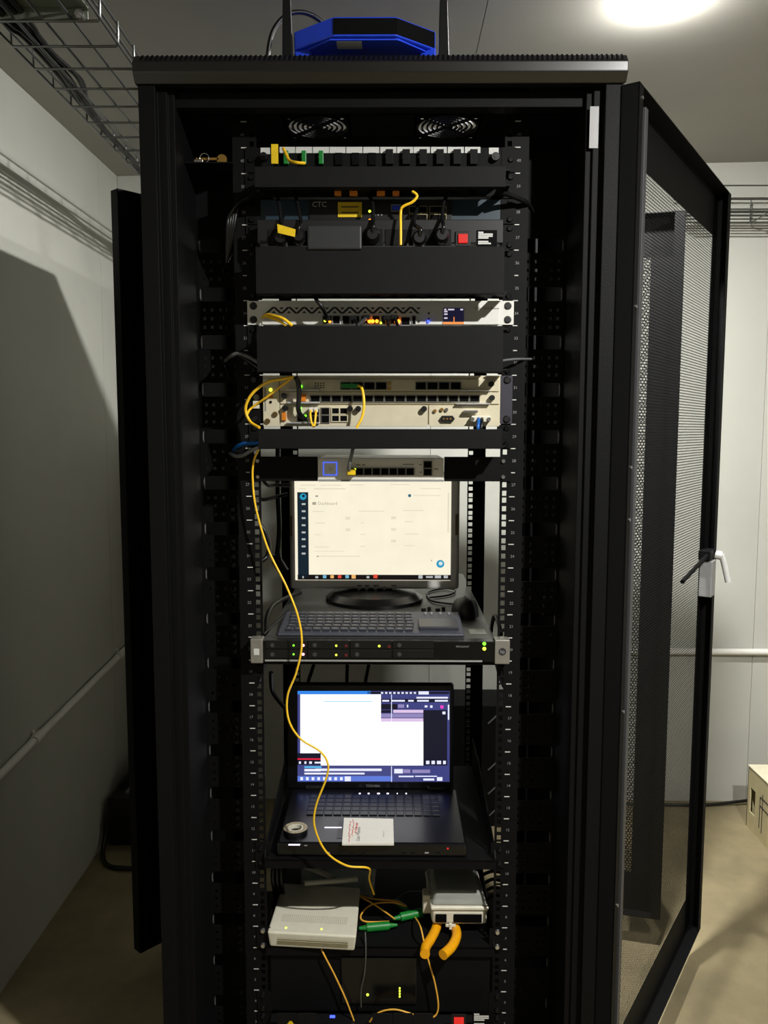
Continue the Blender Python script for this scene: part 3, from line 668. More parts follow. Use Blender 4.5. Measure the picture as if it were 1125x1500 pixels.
# ------------------------------------------------------------------ rack server with monitor, keyboard, mouse on it
t = thing('rack_server', 'black one-unit rack server with silver end latches', 'server', (0, 300, U(22)))
z0, z1 = U(22)+5, U(21)-1
GUN = mat('zinc_server_lid', (92, 92, 88), 0.38, 0.6, 0.06, 20)
MB().box(-217, 217, 0, 700, z0, z1).build('chassis', GUN, t, 1)
bz = MB().box(-217, 212, -24, -0.2, z0, z1).build('front_bezel', mat('gloss_black', (9, 9, 10), 0.25, 0, .1, 60), t, 1)
MB().box(-214, 190, -25.5, -24, z0, z0+3).build('drive_lip', SILVER, bz)
for k in range(4):
    for j in range(2):
        X0, X1, Z0, Z1 = rect(390+k*62, 938+j*13.5, 449+k*62, 950+j*13.5, -25)
        d = MB().box(X0, X1, -26, -24, Z0, Z1).build('drive_caddy', RUBBER, bz, .6)
        p = at(399+k*62, 945+j*13.5, -26); MB().cyl((p.x, -26, p.z), (p.x, -27.5, p.z), 4, 12).build('caddy_latch', mat('dim_grey_plastic', (58, 58, 62), .4, 0, .06, 90), d)
for x, y, m, r in ((430, 945.5, L_GREEN, 1.8), (430, 958.5, L_GREEN, 1.8), (444, 945.5, L_PINK, 2.8), (444, 958.5, L_PINK, 2.8), (492.5, 946, L_YEL, 2), (492.5, 959.5, L_YEL, 2), (555.5, 946.5, L_YEL, 2.2), (709.5, 943, L_GREEN, 3.4), (709.5, 950.5, L_YEL, 3.4)): led(bz, x, y, -26.5, m, r)
DR = mat('dull_red_plastic', (92, 26, 30), .4, 0, .05, 90)
for x, y in ((507, 946), (507, 959.5), (570, 947)): p = at(x, y, -26); MB().cyl((p.x, -26, p.z), (p.x, -27, p.z), 3, 10).build('eject_button', DR, bz)
p = at(668, 948.5, -24.4); glyphs('PROLIANT', 5.2, front(p.x, -24.5, p.z), MB()).build('name_lettering', GREYINK, bz)
for s in (-1, 1):
    x0, x1 = (-241, -218) if s < 0 else (213, 241)
    e = MB().box(x0, x1, -26, -0.3, U(22)+1, U(21)+3).build('latch_ear', mat('satin_silver', (150, 146, 138), .35, .5, .06, 60), t, 2)
    cx, cz = (x0+x1)/2, (U(22)+U(21))/2+3
    if s < 0: MB().box(cx-5, cx+5, -27, -26, cz-8, cz+4).build('badge', PRINT, e)
    else:
        MB().cyl((cx, -26, cz), (cx, -26.8, cz), 7, 18).build('badge', INK, e)
        glyphs('hp', 8.5, front(cx, -27, cz-2.5), MB(), align='CENTER').build('badge_lettering', SILVER, e)
for s in (-1, 1): tag(MB().prism([(s*217, U(22)+3), (s*240, U(22)+3), (s*240, U(23)-8), (s*232, U(23)-8)], 'y', 2, 60).build('support_bracket', BLACK2, None), 'black angled support bracket under the %s end of the server' % ('left' if s < 0 else 'right'), 'bracket')
tag(MB().box(-219, 219, -18, 600, U(22)-3, U(22)+4.5).build('server_tray', BLACK2, None, 1), 'black tray right under the silver latched server', 'tray')
ZS = z1+0.3
# monitor
MY = 330
t = thing('monitor', 'silver flat monitor showing a cream web dashboard', 'monitor', (-18, 345, ZS))
X0, X1, Z0, _ = rect(424, 704, 673, 863, MY); Z1 = 1300
MB().box(X0, X1, MY, MY+38, Z0, Z1).build('bezel', mat('silver_bezel', (205, 203, 200), .4, .1, .04, 60), t, 6)
MB().box(X0+40, X1-40, MY+36, MY+75, Z0+40, Z1-30).build('rear_housing', DUCT, t, 8)
a, b, c, _ = rect(432, 706, 660.5, 850, MY-1); d = 1286
scr = MB().box(a, b, MY-1, MY+.5, c, d).build('screen', glow('screen_cream', (250, 241, 216), 1.0), t)
def ui(lst, m, name, par, Y=MY-1.6):
    q = MB()
    for r in lst: x0, x1, zz0, zz1 = rect(*r, Y); q.box(x0, x1, Y, Y+.5, zz0, zz1)
    return q.build(name, m, par)
ui([(436, 721, 452, 846)], glow('screen_navy', (24, 40, 52), 0.8), 'side_menu', scr)
ui([(436, 842, 660.5, 849.5)], glow('screen_taskbar', (22, 16, 16), 0.8), 'task_bar', scr)
def disc(x, y, r, Y, m, name, par, n=20): p = at(x, y, Y); return MB().cyl((p.x, Y+.4, p.z), (p.x, Y, p.z), r, n).build(name, m, par)
TEALG = glow('screen_teal', (40, 160, 200), 0.9)
disc(444, 727.5, 7.5, MY-2.2, TEALG, 'menu_logo', scr); disc(444.5, 726.5, 3.2, MY-2.6, glow('screen_navy', (24, 40, 52)), 'logo_centre', scr)
disc(645, 826, 9, MY-2.2, TEALG, 'chat_button', scr); disc(645.5, 825.5, 4.5, MY-2.6, glow('screen_pale', (225, 240, 240), .9), 'button_centre', scr)
disc(600, 726, 3.6, MY-2.2, glow('screen_dteal', (70, 120, 140), .8), 'user_badge', scr)
ui([(442, y-1.4, 447.5, y+1.2) for y in (738.5, 749, 759, 769.5, 780, 790, 800.5, 811)], glow('screen_icon', (200, 205, 205), .8), 'menu_icons', scr, MY-2.2)
ui([(435+8, 844, 445, 847), (462, 844, 466, 847), (537, 844, 541, 847), (613, 842.5, 619, 847.5), (624, 844, 634, 846.5), (637, 843, 646, 847), (650, 843, 656, 847)], glow('screen_icon', (200, 205, 205), .8), 'task_icons', scr, MY-2.2)
ui([(484, 842.5, 489, 847), (515, 842, 521, 847.5)], glow('screen_amber', (250, 190, 110), .9), 'task_icons', scr, MY-2.2)
ui([(495, 842.5, 500, 847), (547, 841.5, 553, 847)], glow('screen_red', (235, 80, 60), .9), 'task_icons', scr, MY-2.2)
ui([(506, 842.5, 511, 847), (473, 842.5, 478, 847)], glow('screen_sky', (120, 190, 220), .9), 'task_icons', scr, MY-2.2)
FA = glow('screen_faint', (236, 227, 203), .95); FB = glow('screen_faint_dark', (178, 170, 150), .9)
ui([(440, 710, 462, 711.5), (470, 710, 500, 711.5), (512, 709.5, 534, 711), (572, 709, 600, 710.5), (460, 715, 506, 717), (616, 715, 646, 716.5), (438, 715, 448, 716.5), (458, 748.5, 475, 750), (525, 748, 563, 749.5), (590, 747, 620, 748.5), (461, 765.5, 476, 767), (461, 782.5, 470, 784), (461, 800.5, 482, 802), (528, 765, 533, 766.5), (528, 782, 535, 783.5), (528, 799.5, 535, 801), (593, 763.5, 605, 765), (593, 781.5, 613, 783), (593, 798.5, 608, 800), (460, 807, 505, 808), (466, 814, 527, 815.5), (606, 725, 645, 726.5), (506, 757, 513, 761), (506, 774, 513, 778), (573, 756.5, 580, 760.5), (573, 773.5, 580, 777.5), (573, 790.5, 580, 794.5)], FA, 'page_lines', scr, MY-2.0)['kind'] = 'stuff'
p = at(465.5, 739.5, MY-2); glyphs('Dashboard', 10, front(p.x, MY-2, p.z), MB()).build('page_title', FB, scr)
ui([(457.5, 735.5, 463, 739.5), (462, 725.5, 466, 728), (631.5, 820, 633, 822), (464, 814, 467, 816)], FB, 'page_marks', scr, MY-2.0)
ui([(655.5, 722, 658, 780)], FA, 'scroll_bar', scr, MY-2.0)
for x in (526, 537, 550, 563, 577): p = at(x, 862.5, MY-2); MB().cyl((p.x, MY+4, p.z+1.5), (p.x, MY-1.5, p.z+1.5), 4.5, 16).build('button', SILVER, t)
ui([(523, 857, 530, 858.5), (534, 857, 541, 858.5), (547, 857, 555, 858.5), (573, 857, 581, 858.5)], INK, 'button_print', t, MY-.5)
ui([(425.5, 755, 428, 786)], mat('brown_sticker', (96, 84, 60), .6, 0, .3, 300), 'sticker', t, MY-.5); ui([(667, 753, 671.5, 784)], mat('brown_sticker', (96, 84, 60)), 'sticker', t, MY-.5)
# oval foot and neck
m = MB(); cx, cy = -18, 350
for (r0, h0), (r1, h1) in (((112, 0), (112, 8)), ((112, 8), (96, 20)), ((96, 20), (50, 26))):
    m.cyl((cx, cy, ZS+h0), (cx, cy, ZS+h1), r0, 40, r1, cap=(h0 == 0 or h1 == 26))
m.build('stand_foot', mat('gloss_black', (13, 13, 14)), t)
MB().box(cx-50, cx+50, 368, 398, ZS+20, 1120).build('stand_neck', DUCT, t, 6)
# keyboard with touchpad
KX0, KX1, KY0, KY1 = -196, 160, 6, 142
kb = thing('keyboard', 'dark grey wireless keyboard with touchpad lying on the server', 'keyboard', ((KX0+KX1)/2, (KY0+KY1)/2, ZS))
KG = mat('slate_plastic', (62, 64, 74), .45, 0, .05, 60)
def kz(y): return ZS+7+(y-KY0)*0.09
MB()._add([(KX0, KY0, ZS), (KX1, KY0, ZS), (KX1, KY1, ZS), (KX0, KY1, ZS), (KX0, KY0, kz(KY0)), (KX1, KY0, kz(KY0)), (KX1, KY1, kz(KY1)), (KX0, KY1, kz(KY1))], [(0, 3, 2, 1), (4, 5, 6, 7), (0, 1, 5, 4), (1, 2, 6, 5), (2, 3, 7, 6), (3, 0, 4, 7)]).build('body', KG, kb, 5)
KK = mat('key_plastic', (48, 50, 58), .4, 0, .06, 200); k0 = None; leg = MB()
for r in range(6):
    for c in range(14):
        x = KX0+14+c*17.6+(0, 3, 5, 2, 0, 0)[r]*0.6; y = KY0+12+r*19
        if k0 is None: k0 = MB().box(x, x+15, y, y+15.5, kz(y), kz(y)+4.2).build('key', KK, kb, 1.0, 1); o0 = (x, y)
        else: copy(k0, kb, x-o0[0], y-o0[1], (y-o0[1])*.09)
        leg.box(x+4, x+9, y+7, y+11, kz(y)+4.3, kz(y)+4.6)
leg.build('key_legends', GREYINK, kb)['kind'] = 'stuff'
MB().box(KX1-86, KX1-10, KY0+18, KY0+88, kz(KY0)+1, kz(KY0+88)+1.2).build('touchpad', mat('slate_pad', (52, 53, 60), .35, 0, .04, 60), kb, 2)
MB().box(KX1-84, KX1-12, KY0+58, KY0+61, kz(KY0+60)+1, kz(KY0+61)+2.6).build('yellow_stripe', mat('dull_ochre', (150, 120, 50), .5, 0, .1, 60), kb)
for x in (KX1-70, KX1-58, KX1-40, KX1-22): MB().cyl((x, KY1-16, kz(KY1)-2), (x, KY1-16, kz(KY1)+1.6), 3, 10).build('media_button', SILVER, kb)
# mouse
p = Vector((178, 205, ZS)); t = thing('mouse', 'black computer mouse on the server beside the monitor foot', 'mouse', p)
bm_ = MB(); V = []; F = []; n = 20; rings = 8
for j in range(rings+1):
    f = j/rings; ph = f*math.pi/2
    for k in range(n):
        a = 2*math.pi*k/n; V.append((p.x+29*math.cos(a)*math.cos(ph)**.6, p.y+55*math.sin(a)*math.cos(ph)**.6, p.z+36*math.sin(ph)*(1-.12*math.sin(a))))
F = [(j*n+k, j*n+(k+1) % n, (j+1)*n+(k+1) % n, (j+1)*n+k) for j in range(rings) for k in range(n)]
bm_._add(V, F, True); bm_._add(V[:n], [tuple(range(n-1, -1, -1))]); bm_.build('shell', mat('matt_black_plastic', (20, 20, 21), .5, 0, .06, 90), t)
MB().cyl((p.x-4, p.y-24, p.z+32), (p.x+4, p.y-24, p.z+32), 7, 14).build('scroll_wheel', RUBBER, t)
cord('mouse_cable', 'thin black mouse cord curling on the server lid', [(180, 262, ZS+10), (165, 290, ZS+3), (140, 300, ZS+3), (112, 330, ZS+3), (108, 420, ZS+3), (150, 470, ZS+3), (175, 440, ZS+6), (160, 395, ZS+3), (110, 360, ZS+3)], 2.2, RUBBER)
for x, lb in ((95, 'small black knobbed item behind the keyboard, on the left'), (125, 'small black knobbed item behind the keyboard, on the right')):
    q = MB().box(x-10, x+10, 175, 195, ZS, ZS+10).cyl((x-6, 185, ZS+9), (x-6, 185, ZS+17), 5, 10).cyl((x+6, 188, ZS+9), (x+6, 188, ZS+19), 4, 10).build('rubber_foot', RUBBER); tag(q, lb, 'rubber foot', 'small black items behind the keyboard')
MB_ = MB().box(172, 204, 30, 70, ZS, ZS+.6).build('server_sticker', mat('silver_sticker', (150, 150, 140), .3, .5, .1, 90)); tag(MB_, 'silver sticker on the server lid beside the keyboard', 'sticker')

# ------------------------------------------------------------------ laptop on its shelf
t = thing('rack_shelf', 'black shelf carrying the open laptop', 'shelf', (0, 150, 560))
MB().box(-222, 222, -14, 430, 568, 572).build('tray', BLACK2, t)
MB().box(-222, 222, -14, -11, 553, 572).build('front_lip', BLACK2, t, .6)
for s in (-1, 1):
    MB().prism([(-12, 556), (430, 556), (430, 640), (300, 640), (0, 590), (-12, 575)], 'x', s*220, s*223).build('side_wing', BLACK2, t)
    MB().box(s*214, s*241, -3, -.3, 550, 600).build('mounting_ear', BLACK2, t)
    screw(t, s*231, 560); screw(t, s*231, 588)
LB = mat('laptop_black', (9, 9, 12), .3, 0, .08, 60)
ZL = 572.3
t = thing('laptop', 'open black laptop with a bright screen on the middle shelf', 'laptop', (-20, 110, ZL))
LX0, LX1 = -200, 168
MB().box(LX0, LX1, -6, 236, ZL, ZL+28).build('base', LB, t, 5)
k0 = None
for r in range(5):
    for c in range(15):
        x = LX0+46+c*18.6; y = 108+r*19
        if k0 is None: k0 = MB().box(x, x+16.4, y, y+16.6, ZL+27.5, ZL+30.5).build('key', mat('laptop_key', (14, 14, 20), .35, 0, .06, 90), t, .8, 1); o0 = (x, y)
        else: copy(k0, t, x-o0[0], y-o0[1], 0)
MB().box(-85, 15, 12, 84, ZL+27.8, ZL+28.5).build('touchpad', mat('touchpad_black', (20, 20, 26), .4, 0, .05, 60), t)
p0 = Vector((0, 236, ZL+30)); tilt = math.radians(5); nn = Vector((0, -math.cos(tilt), math.sin(tilt))); uu = Vector((0, math.sin(tilt), math.cos(tilt)))
def lid(x, v, w): return p0 + Vector((x, 0, 0)) + uu*w - nn*v      # v grows away from the viewer
a = onp(418, 1000, p0, nn); b = onp(665, 1000, p0, nn); H = (a-p0).dot(uu)
MB().box(a.x, b.x, 0, 14, -6, H).map(lid).build('lid', LB, t, 6)
for x in (-150, 120): MB().cyl((x-18, 240, ZL+28), (x+18, 240, ZL+28), 9, 14).build('hinge', LB, t)
def lui(lst, m, name, par, v=-1.2):
    q = MB()
    for r in lst:
        P = [onp(x, y, p0, nn) for x, y in ((r[0], r[3]), (r[2], r[3]), (r[2], r[1]), (r[0], r[1]))]
        q._add([pp+nn*(-v) for pp in P], [(0, 1, 2, 3)])
    return q.build(name, m, par)
sc = lui([(436, 1012, 658.5, 1145)], glow('laptop_indigo', (62, 66, 128), 1.0), 'screen', t, -.8)
lui([(436, 1012, 543, 1017)], glow('laptop_blue', (50, 130, 225), 1.1), 'title_bar', sc)
lui([(538, 1013, 658, 1016.5)], glow('laptop_dark', (20, 20, 40), 1.0), 'desktop_strip', sc)
lui([(440, 1017, 558, 1103), (470, 1057, 620, 1121), (558, 1057, 620, 1060)], glow('laptop_white', (252, 252, 255), 1.5), 'white_window', sc)
lui([(558, 1023.5, 658, 1028.5), (558, 1031, 582, 1039), (558, 1040, 573, 1044), (620, 1040, 655, 1121)], glow('laptop_dark', (20, 20, 40)), 'dark_panels', sc, -1.4)
lui([(436, 1103, 470, 1120)], glow('laptop_dark', (20, 20, 40)), 'player_bar', sc, -1.4)
lui([(436, 1110.5, 470, 1112.5)], glow('laptop_red', (220, 30, 60), 1.2), 'progress_line', sc, -1.8)
lui([(576, 1039.5, 620, 1044), (558, 1052, 620, 1057)], glow('laptop_lilac', (215, 190, 225), 1.1), 'tool_rows', sc, -1.6)
lui([(558, 1045, 620, 1051)], glow('laptop_lav', (140, 130, 180), 1.1), 'tool_rows', sc, -1.6)
lui([(436, 1136.5, 575, 1144)], glow('laptop_blue2', (90, 120, 215), 1.0), 'task_bar', sc, -1.4)
lui([(436+4+i*8.3, 1138, 440+4+i*8.3, 1142.5) for i in range(9)]+[(505, 1137, 514, 1144), (577.5, 1126, 590, 1132.5), (620, 1140, 636, 1143), (640, 1138, 648, 1143.5), (656, 1032, 658, 1054), (573, 1017, 574, 1062), (573, 1122, 574, 1145), (640, 1114, 646, 1119), (624, 1114, 629, 1119), (632, 1114, 637, 1119), (649, 1114, 653, 1119), (648, 1042, 652.5, 1046), (462, 1125.5, 559, 1129), (446, 1126, 470, 1129.5), (446, 1131.5, 534, 1134), (438, 1115, 441, 1118.5), (446, 1115, 449, 1118.5), (453, 1115, 457, 1118.5), (461, 1115.5, 470, 1118), (560, 1025, 570, 1027.5), (574, 1025, 593, 1027.5), (598, 1025, 606, 1027.5), (611, 1025, 628, 1027.5), (637, 1025, 656, 1027.5), (610, 1020.5, 656, 1023), (622, 1033, 626, 1036), (630, 1033, 633.5, 1036.5), (596, 1032, 598, 1036), (584, 1136, 606, 1138), (608, 1136, 640, 1137.5), (613, 1012.5, 628, 1017)]+[(558+i*6, 1013.5, 561.5+i*6, 1016) for i in range(9)], glow('laptop_icon', (225, 228, 255), 1.1), 'icons_and_lines', sc, -1.8)['kind'] = 'stuff'
lui([(590.5, 1126.5, 601, 1132), (604, 1127, 630, 1132), (583, 1031.5, 592, 1036.5)], glow('laptop_lav', (140, 130, 180)), 'pill_buttons', sc, -1.8)
lui([(446, 1122, 471, 1124.5), (475, 1026.5, 545, 1027.5)], glow('laptop_cyan', (90, 190, 235), 1.0), 'cyan_lines', sc, -2.0)
lui([(645, 1033, 649.5, 1037.5)], glow('laptop_pink', (235, 60, 190), 1.2), 'pink_badge', sc, -2.0)
a = onp(536, 1152.5, p0, nn); glyphs('TOSHIBA', 7.5, lambda r, u: a+nn*1.0+Vector((r, 0, 0))+uu*u, MB()).build('brand_lettering', GREYINK, t)
for x, w in ((527, 4), (540, 4), (554.5, 6), (568, 5), (582, 2), (595, 3)): p = atz(x, 1162, ZL+29); MB().box(p.x-w/2, p.x+w/2, p.y-2, p.y+2, ZL+28, ZL+29).build('touch_light', L_WHITE, t)
p = atz(431, 1237, ZL+29); MB().box(p.x-11, p.x+11, p.y-2, p.y+2, ZL+28, ZL+28.8).build('status_light_bar', L_WHITE, t)
p = atz(448, 1238, ZL+29); MB().box(p.x-3, p.x+3, p.y-1.5, p.y+1.5, ZL+28, ZL+28.6).build('status_light', mat('grey_print', (128, 128, 126)), t)
p = atz(488, 1212, ZL+29); MB().box(p.x-17, p.x+17, p.y-1.6, p.y+1.6, ZL+28.4, ZL+29.2).build('touchpad_light', L_WHITE, t)
p = at(656, 1243, -6.5); MB().cyl((p.x, -6, p.z), (p.x, -7, p.z), 1.8, 10).build('power_light', L_RED, t)
for x in (480, 497, 515, 532, 592, 605, 625, 642): p = at(x, 1249, -6.3); MB().box(p.x-4, p.x+4, -7, -6, p.z-1.5, p.z+1).build('front_jack', SILVER if x in (480, 625) else DUCT, t)
# things lying on the laptop
c = atz(433, 1211, ZL+38); m = MB().ring((c.x, c.y), 15, 24, ZL+28.4, ZL+36, 36)
t = thing('tape_roll', 'roll of black electrical tape lying on the laptop palm rest', 'tape', (c.x, c.y, ZL+28.4)); m.build('tape', RUBBER, t)
MB().ring((c.x, c.y), 12.5, 15, ZL+28.6, ZL+36.4, 36).build('core', OFFWHITE, t); MB().ring((c.x, c.y), 15.5, 23.5, ZL+36, ZL+36.5, 36).build('side_label', mat('tan_label', (158, 146, 120), .5, 0, .35, 250), t)
q = [atz(501, 1236, ZL+34), atz(577, 1236, ZL+34), atz(576, 1199.5, ZL+34), atz(504, 1198, ZL+34)]
t = thing('user_manual', 'white user manual with red handwriting lying on the laptop', 'booklet', (q[0].x, q[0].y, ZL+30.6))
PAPER = mat('white_paper', (222, 218, 208), .6, 0, .02, 60)
MB().prism([(v.x, v.y) for v in q], 'z', ZL+30.6, ZL+34).build('pages', PAPER, t)
MB().prism([(v.x, v.y) for v in q], 'z', ZL+34.05, ZL+34.4).build('cover', PAPER, t)
ex = (q[3]-q[0]).normalized(); ey = Vector((-ex.y, ex.x, 0))      # the title reads up the cover
def onm(px, py): b_ = atz(px, py, ZL+34.6); return lambda r, u: Vector((b_.x, b_.y, ZL+34.6))+ex*r+ey*u
glyphs('User Manual', 11, onm(527, 1232), MB()).build('title_lettering', INK, t)
glyphs('Version 1.0', 5, onm(563, 1226), MB()).build('small_lettering', GREYINK, t)
red = MB(); rng = random.Random(3)
for px, y0, y1 in ((511, 1233, 1203), (516.5, 1224, 1200), (521, 1220, 1205)):
    A = atz(px, y0, ZL+35); B = atz(px+2, y1, ZL+35); P = [A.lerp(B, i/26)+ey*rng.uniform(-2.2, 2.2) for i in range(27)]
    red.tube([Vector((v.x, v.y, ZL+34.7)) for v in P if 1], 0.55, 4)
red.build('red_handwriting', mat('red_ink', (215, 50, 50), .5, 0, .05, 90), t)
# ------------------------------------------------------------------ lower shelf and what lies on it
ZH = 392
t = thing('rack_shelf', 'black lower shelf carrying the white modem and the yellow pliers', 'shelf', (0, 150, 380))
MB().box(-222, 222, -10, 430, ZH-4, ZH-.3).build('tray', BLACK2, t)
MB().box(-222, 222, -10, -7.5, ZH-20, ZH-.3).build('front_lip', BLACK2, t, .6)
for s in (-1, 1):
    MB().prism([(-8, ZH-18), (430, ZH-18), (430, ZH+60), (300, ZH+60), (0, ZH+14), (-8, ZH)], 'x', s*221, s*223).build('side_wing', BLACK2, t)
    MB().box(s*214, s*241, -3, -.3, U(35)+1, U(34)-1).build('mounting_ear', BLACK2, t)
    for z in (U(35)+7, U(34)-7): screw(t, s*229, z, -3, CHROME, 5.5)
# white modem
def quadz(pts, z): return [atz(x, y, z) for x, y in pts]
zt = ZH+33
top = quadz([(391, 1365), (522, 1372), (528, 1300), (414, 1293)], zt); cen = sum(top, Vector())/4
t = thing('fibre_modem', 'flat white fibre modem with two small green lights on the lower shelf', 'modem', (cen.x, cen.y, ZH))
def frust(tp, z0, z1, k0):
    c = sum(tp, Vector())/4; V = [c+(p-c)*k0 for p in tp]; V = [Vector((p.x, p.y, z0)) for p in V]+[Vector((p.x, p.y, z1)) for p in tp]
    return MB()._add(V, [(3, 2, 1, 0), (4, 5, 6, 7), (0, 1, 5, 4), (1, 2, 6, 5), (2, 3, 7, 6), (3, 0, 4, 7)])
frust(top, ZH, zt, .95).build('case', OFFWHITE, t, 4, 3)
ex = (top[1]-top[0]).normalized(); ey = (top[3]-top[0]).normalized()
vent = MB(); 
for i in range(34):
    for j in range(5):
        c = top[0]+ex*(22+i*3.9)+ey*(38+j*5); vent.cyl((c.x, c.y, zt-.5), (c.x, c.y, zt+.3), 0.9, 6)
vent.build('vent_dots', mat('dark_grey_hole', (92, 90, 84), .7, 0, .1, 90), t)['kind'] = 'stuff'
for px, py in ((419, 1359), (471, 1361)): c = atz(px, py, zt+.3); MB().cyl((c.x, c.y, zt), (c.x, c.y, zt+.7), 2, 10).build('indicator_light', L_YEL, t)
c0 = sum(top, Vector())/4; fa = c0+(top[0]-c0)*.965; fb = c0+(top[1]-c0)*.965
for k in range(4):
    z = ZH+9+k*4; a = fa.lerp(fb, .1); b = fa.lerp(fb, .92); n = Vector((ex.y, -ex.x, 0))
    MB()._add([Vector((a.x, a.y, z))+n*1.5, Vector((b.x, b.y, z))+n*1.5, Vector((b.x, b.y, z+1.8))+n*1.5, Vector((a.x, a.y, z+1.8))+n*1.5, Vector((a.x, a.y, z))-n*3, Vector((b.x, b.y, z))-n*3, Vector((b.x, b.y, z+1.8))-n*3, Vector((a.x, a.y, z+1.8))-n*3], [(0, 1, 2, 3), (7, 6, 5, 4), (0, 4, 5, 1), (1, 5, 6, 2), (2, 6, 7, 3), (3, 7, 4, 0)]).build('vent_slot', mat('olive_vent', (118, 110, 80), .6, 0, .1, 90), t)
for a, b in (((430, 1262), (488, 1286)), ((446, 1294), (523, 1288))):
    P = atz(*a, ZH+52); Q = atz(*b, ZH+40); MB().cyl(P, Q, 5, 12, 6).build('antenna', OFFWHITE, t)
# second, clear-bagged board behind the modem
bp = quadz([(440, 1300), (548, 1304), (552, 1262), (442, 1258)], ZH+24); c = sum(bp, Vector())/4
t = thing('bagged_circuit_board', 'green circuit board in a clear plastic bag behind the modem', 'circuit board', (c.x, c.y, ZH))
MB().prism([(p.x, p.y) for p in [c+(q_-c)*.86 for q_ in bp]], 'z', ZH+2, ZH+6).build('board', mat('dull_green_board', (40, 78, 62), .5, 0, .3, 60), t)
frust(bp, ZH, ZH+20, 1.0).build('bag', clear('clear_plastic', (190, 195, 190), .15, .3), t, 5)
# fibre terminal box with a clear lid
zb0 = ZH+2; f0, f1 = at(641, 1357, 28), at(720, 1362, 28)
tb = thing('fibre_terminal_box', 'small white fibre terminal box with clear lid on the pliers', 'terminal box', ((f0.x+f1.x)/2, 70, zb0+10))
B0 = [Vector((102, 28, 0)), Vector((214, 28, 0)), Vector((206, 160, 0)), Vector((96, 160, 0))]
def tray_(z0, z1, k0, k1, name, m, bev):
    c = sum(B0, Vector())/4; lo = [c+(p-c)*k0 for p in B0]; hi = [c+(p-c)*k1 for p in B0]
    return MB()._add([Vector((p.x, p.y, z0)) for p in lo]+[Vector((p.x, p.y, z1)) for p in hi], [(3, 2, 1, 0), (4, 5, 6, 7), (0, 1, 5, 4), (1, 2, 6, 5), (2, 3, 7, 6), (3, 0, 4, 7)]).build(name, m, tb, bev, 3)
zq = zb0+18
bs = tray_(zq, zq+34, .98, 1.0, 'base', OFFWHITE, 8)
tray_(zq+32, zq+40, 1.03, 1.03, 'rim', OFFWHITE, 3)
tray_(zq+40, zq+66, 1.0, .84, 'lid', clear('smoky_clear_plastic', (176, 178, 172), .12, .6), 7)
for x0, x1 in ((110, 132), (146, 202)): MB().box(x0, x1, 26.2, 30, zq+7, zq+24).build('cable_entry', DARK, bs, 1)
MB().box(137, 143, 22, 28.6, zq-5, zq+6).box(130, 150, 24, 28.6, zq-1, zq+4).build('latch', OFFWHITE, bs, .8)
MB().box(86, 103, 60, 88, zq+4, zq+44).build('hinge_lug', OFFWHITE, bs, 3)
# pliers with yellow handles
t = thing('pliers', 'pliers with thick yellow handles sticking out from under the terminal box', 'pliers', (135, 20, ZH))
HY = mat('yellow_rubber', (232, 160, 8), .4, 0, .05, 60)
for pts in ([(118, 70, ZH+11), (112, 34, ZH+11), (100, 0, ZH+11), (88, -28, ZH+11), (86, -50, ZH+12)], [(136, 70, ZH+11), (150, 34, ZH+11), (150, 6, ZH+11), (138, -26, ZH+11), (120, -52, ZH+12)]):
    MB().tube(spl(pts, 6), 9.5, 12).build('handle', HY, t, 0)
MB().cyl((127, 90, ZH+2), (127, 90, ZH+16), 15, 18).prism([(116, 95), (138, 95), (134, 150), (120, 150)], 'z', ZH+2, ZH+14).build('jaws', mat('dark_steel', (70, 70, 72), .35, .8, .06, 60), t)
# fibres and green connectors on the lower shelf
def green(label, px0, py0, px1, py1, z, r=9):
    a = atz(px0, py0, z); b = atz(px1, py1, z); d = (b-a)
    t = thing('fibre_connector', label, 'connector', (a.x, a.y, z), 'green fibre connectors on the lower shelf')
    MB().cyl(a+d*.2, a+d*.78, r, 8).build('body', GREEN, t); MB().cyl(a, a+d*.3, r*.35, 8, r*.8).build('boot', GREEN, t); MB().cyl(a+d*.7, b, r*.8, 8, r*.3).build('boot', GREEN, t)
green('green fibre connector lying close to the modem corner', 526, 1360, 582, 1355, ZH+8)
green('green fibre connector pointing at the terminal box hinge', 575, 1346, 630, 1334, ZH+12)
green('green fibre connector half hidden behind the yellow loops', 577, 1318, 600, 1334, ZH+8, 6)
OG = mat('tan_yellow_fibre', (226, 168, 60), .4, 0, .06, 90)
z = ZH+10
cord('fibre_cable', 'tan fibre looping beside the modem corner', [atz(527, 1312, z), atz(548, 1317, z+4), atz(580, 1320, z+8), atz(595, 1328, z+8), atz(575, 1322, z+12), atz(545, 1325, z+8), atz(529, 1340, z+2), atz(535, 1350, z), atz(570, 1350, z)], 1.8, OG)
cord('fibre_cable', 'tan fibre running straight from modem to green connector', [atz(525, 1312, z+16), atz(550, 1326, z+10), atz(578, 1346, z+4)], 1.7, OG)
cord('fibre_cable', 'thin dark fibre arcing into the terminal box hinge side', [atz(578, 1318, z+10), atz(598, 1306, z+14), atz(624, 1306, z+18)], 1.2, mat('dim_grey_fibre', (70, 72, 66), .4, 0, .1, 90))
cord('fibre_cable', 'tan fibre from green connector dropping past the pliers', [atz(608, 1344, ZH+12), at(616, 1358, 2), at(622, 1385, -18), at(627, 1405, -22), at(637, 1440, -24), at(642, 1475, -26), at(634, 1490, -28), at(610, 1487, -30), at(580, 1479, -30), at(558, 1482, -28), at(545, 1492, -26), at(536, 1508, -22)], 1.7, OG)
cord('fibre_cable', 'tan fibre hanging from the front of the modem', [at(470, 1384, 8), at(473, 1395, -14), at(490, 1428, -18), at(507, 1465, -20), at(522, 1505, -22)], 1.7, OG)
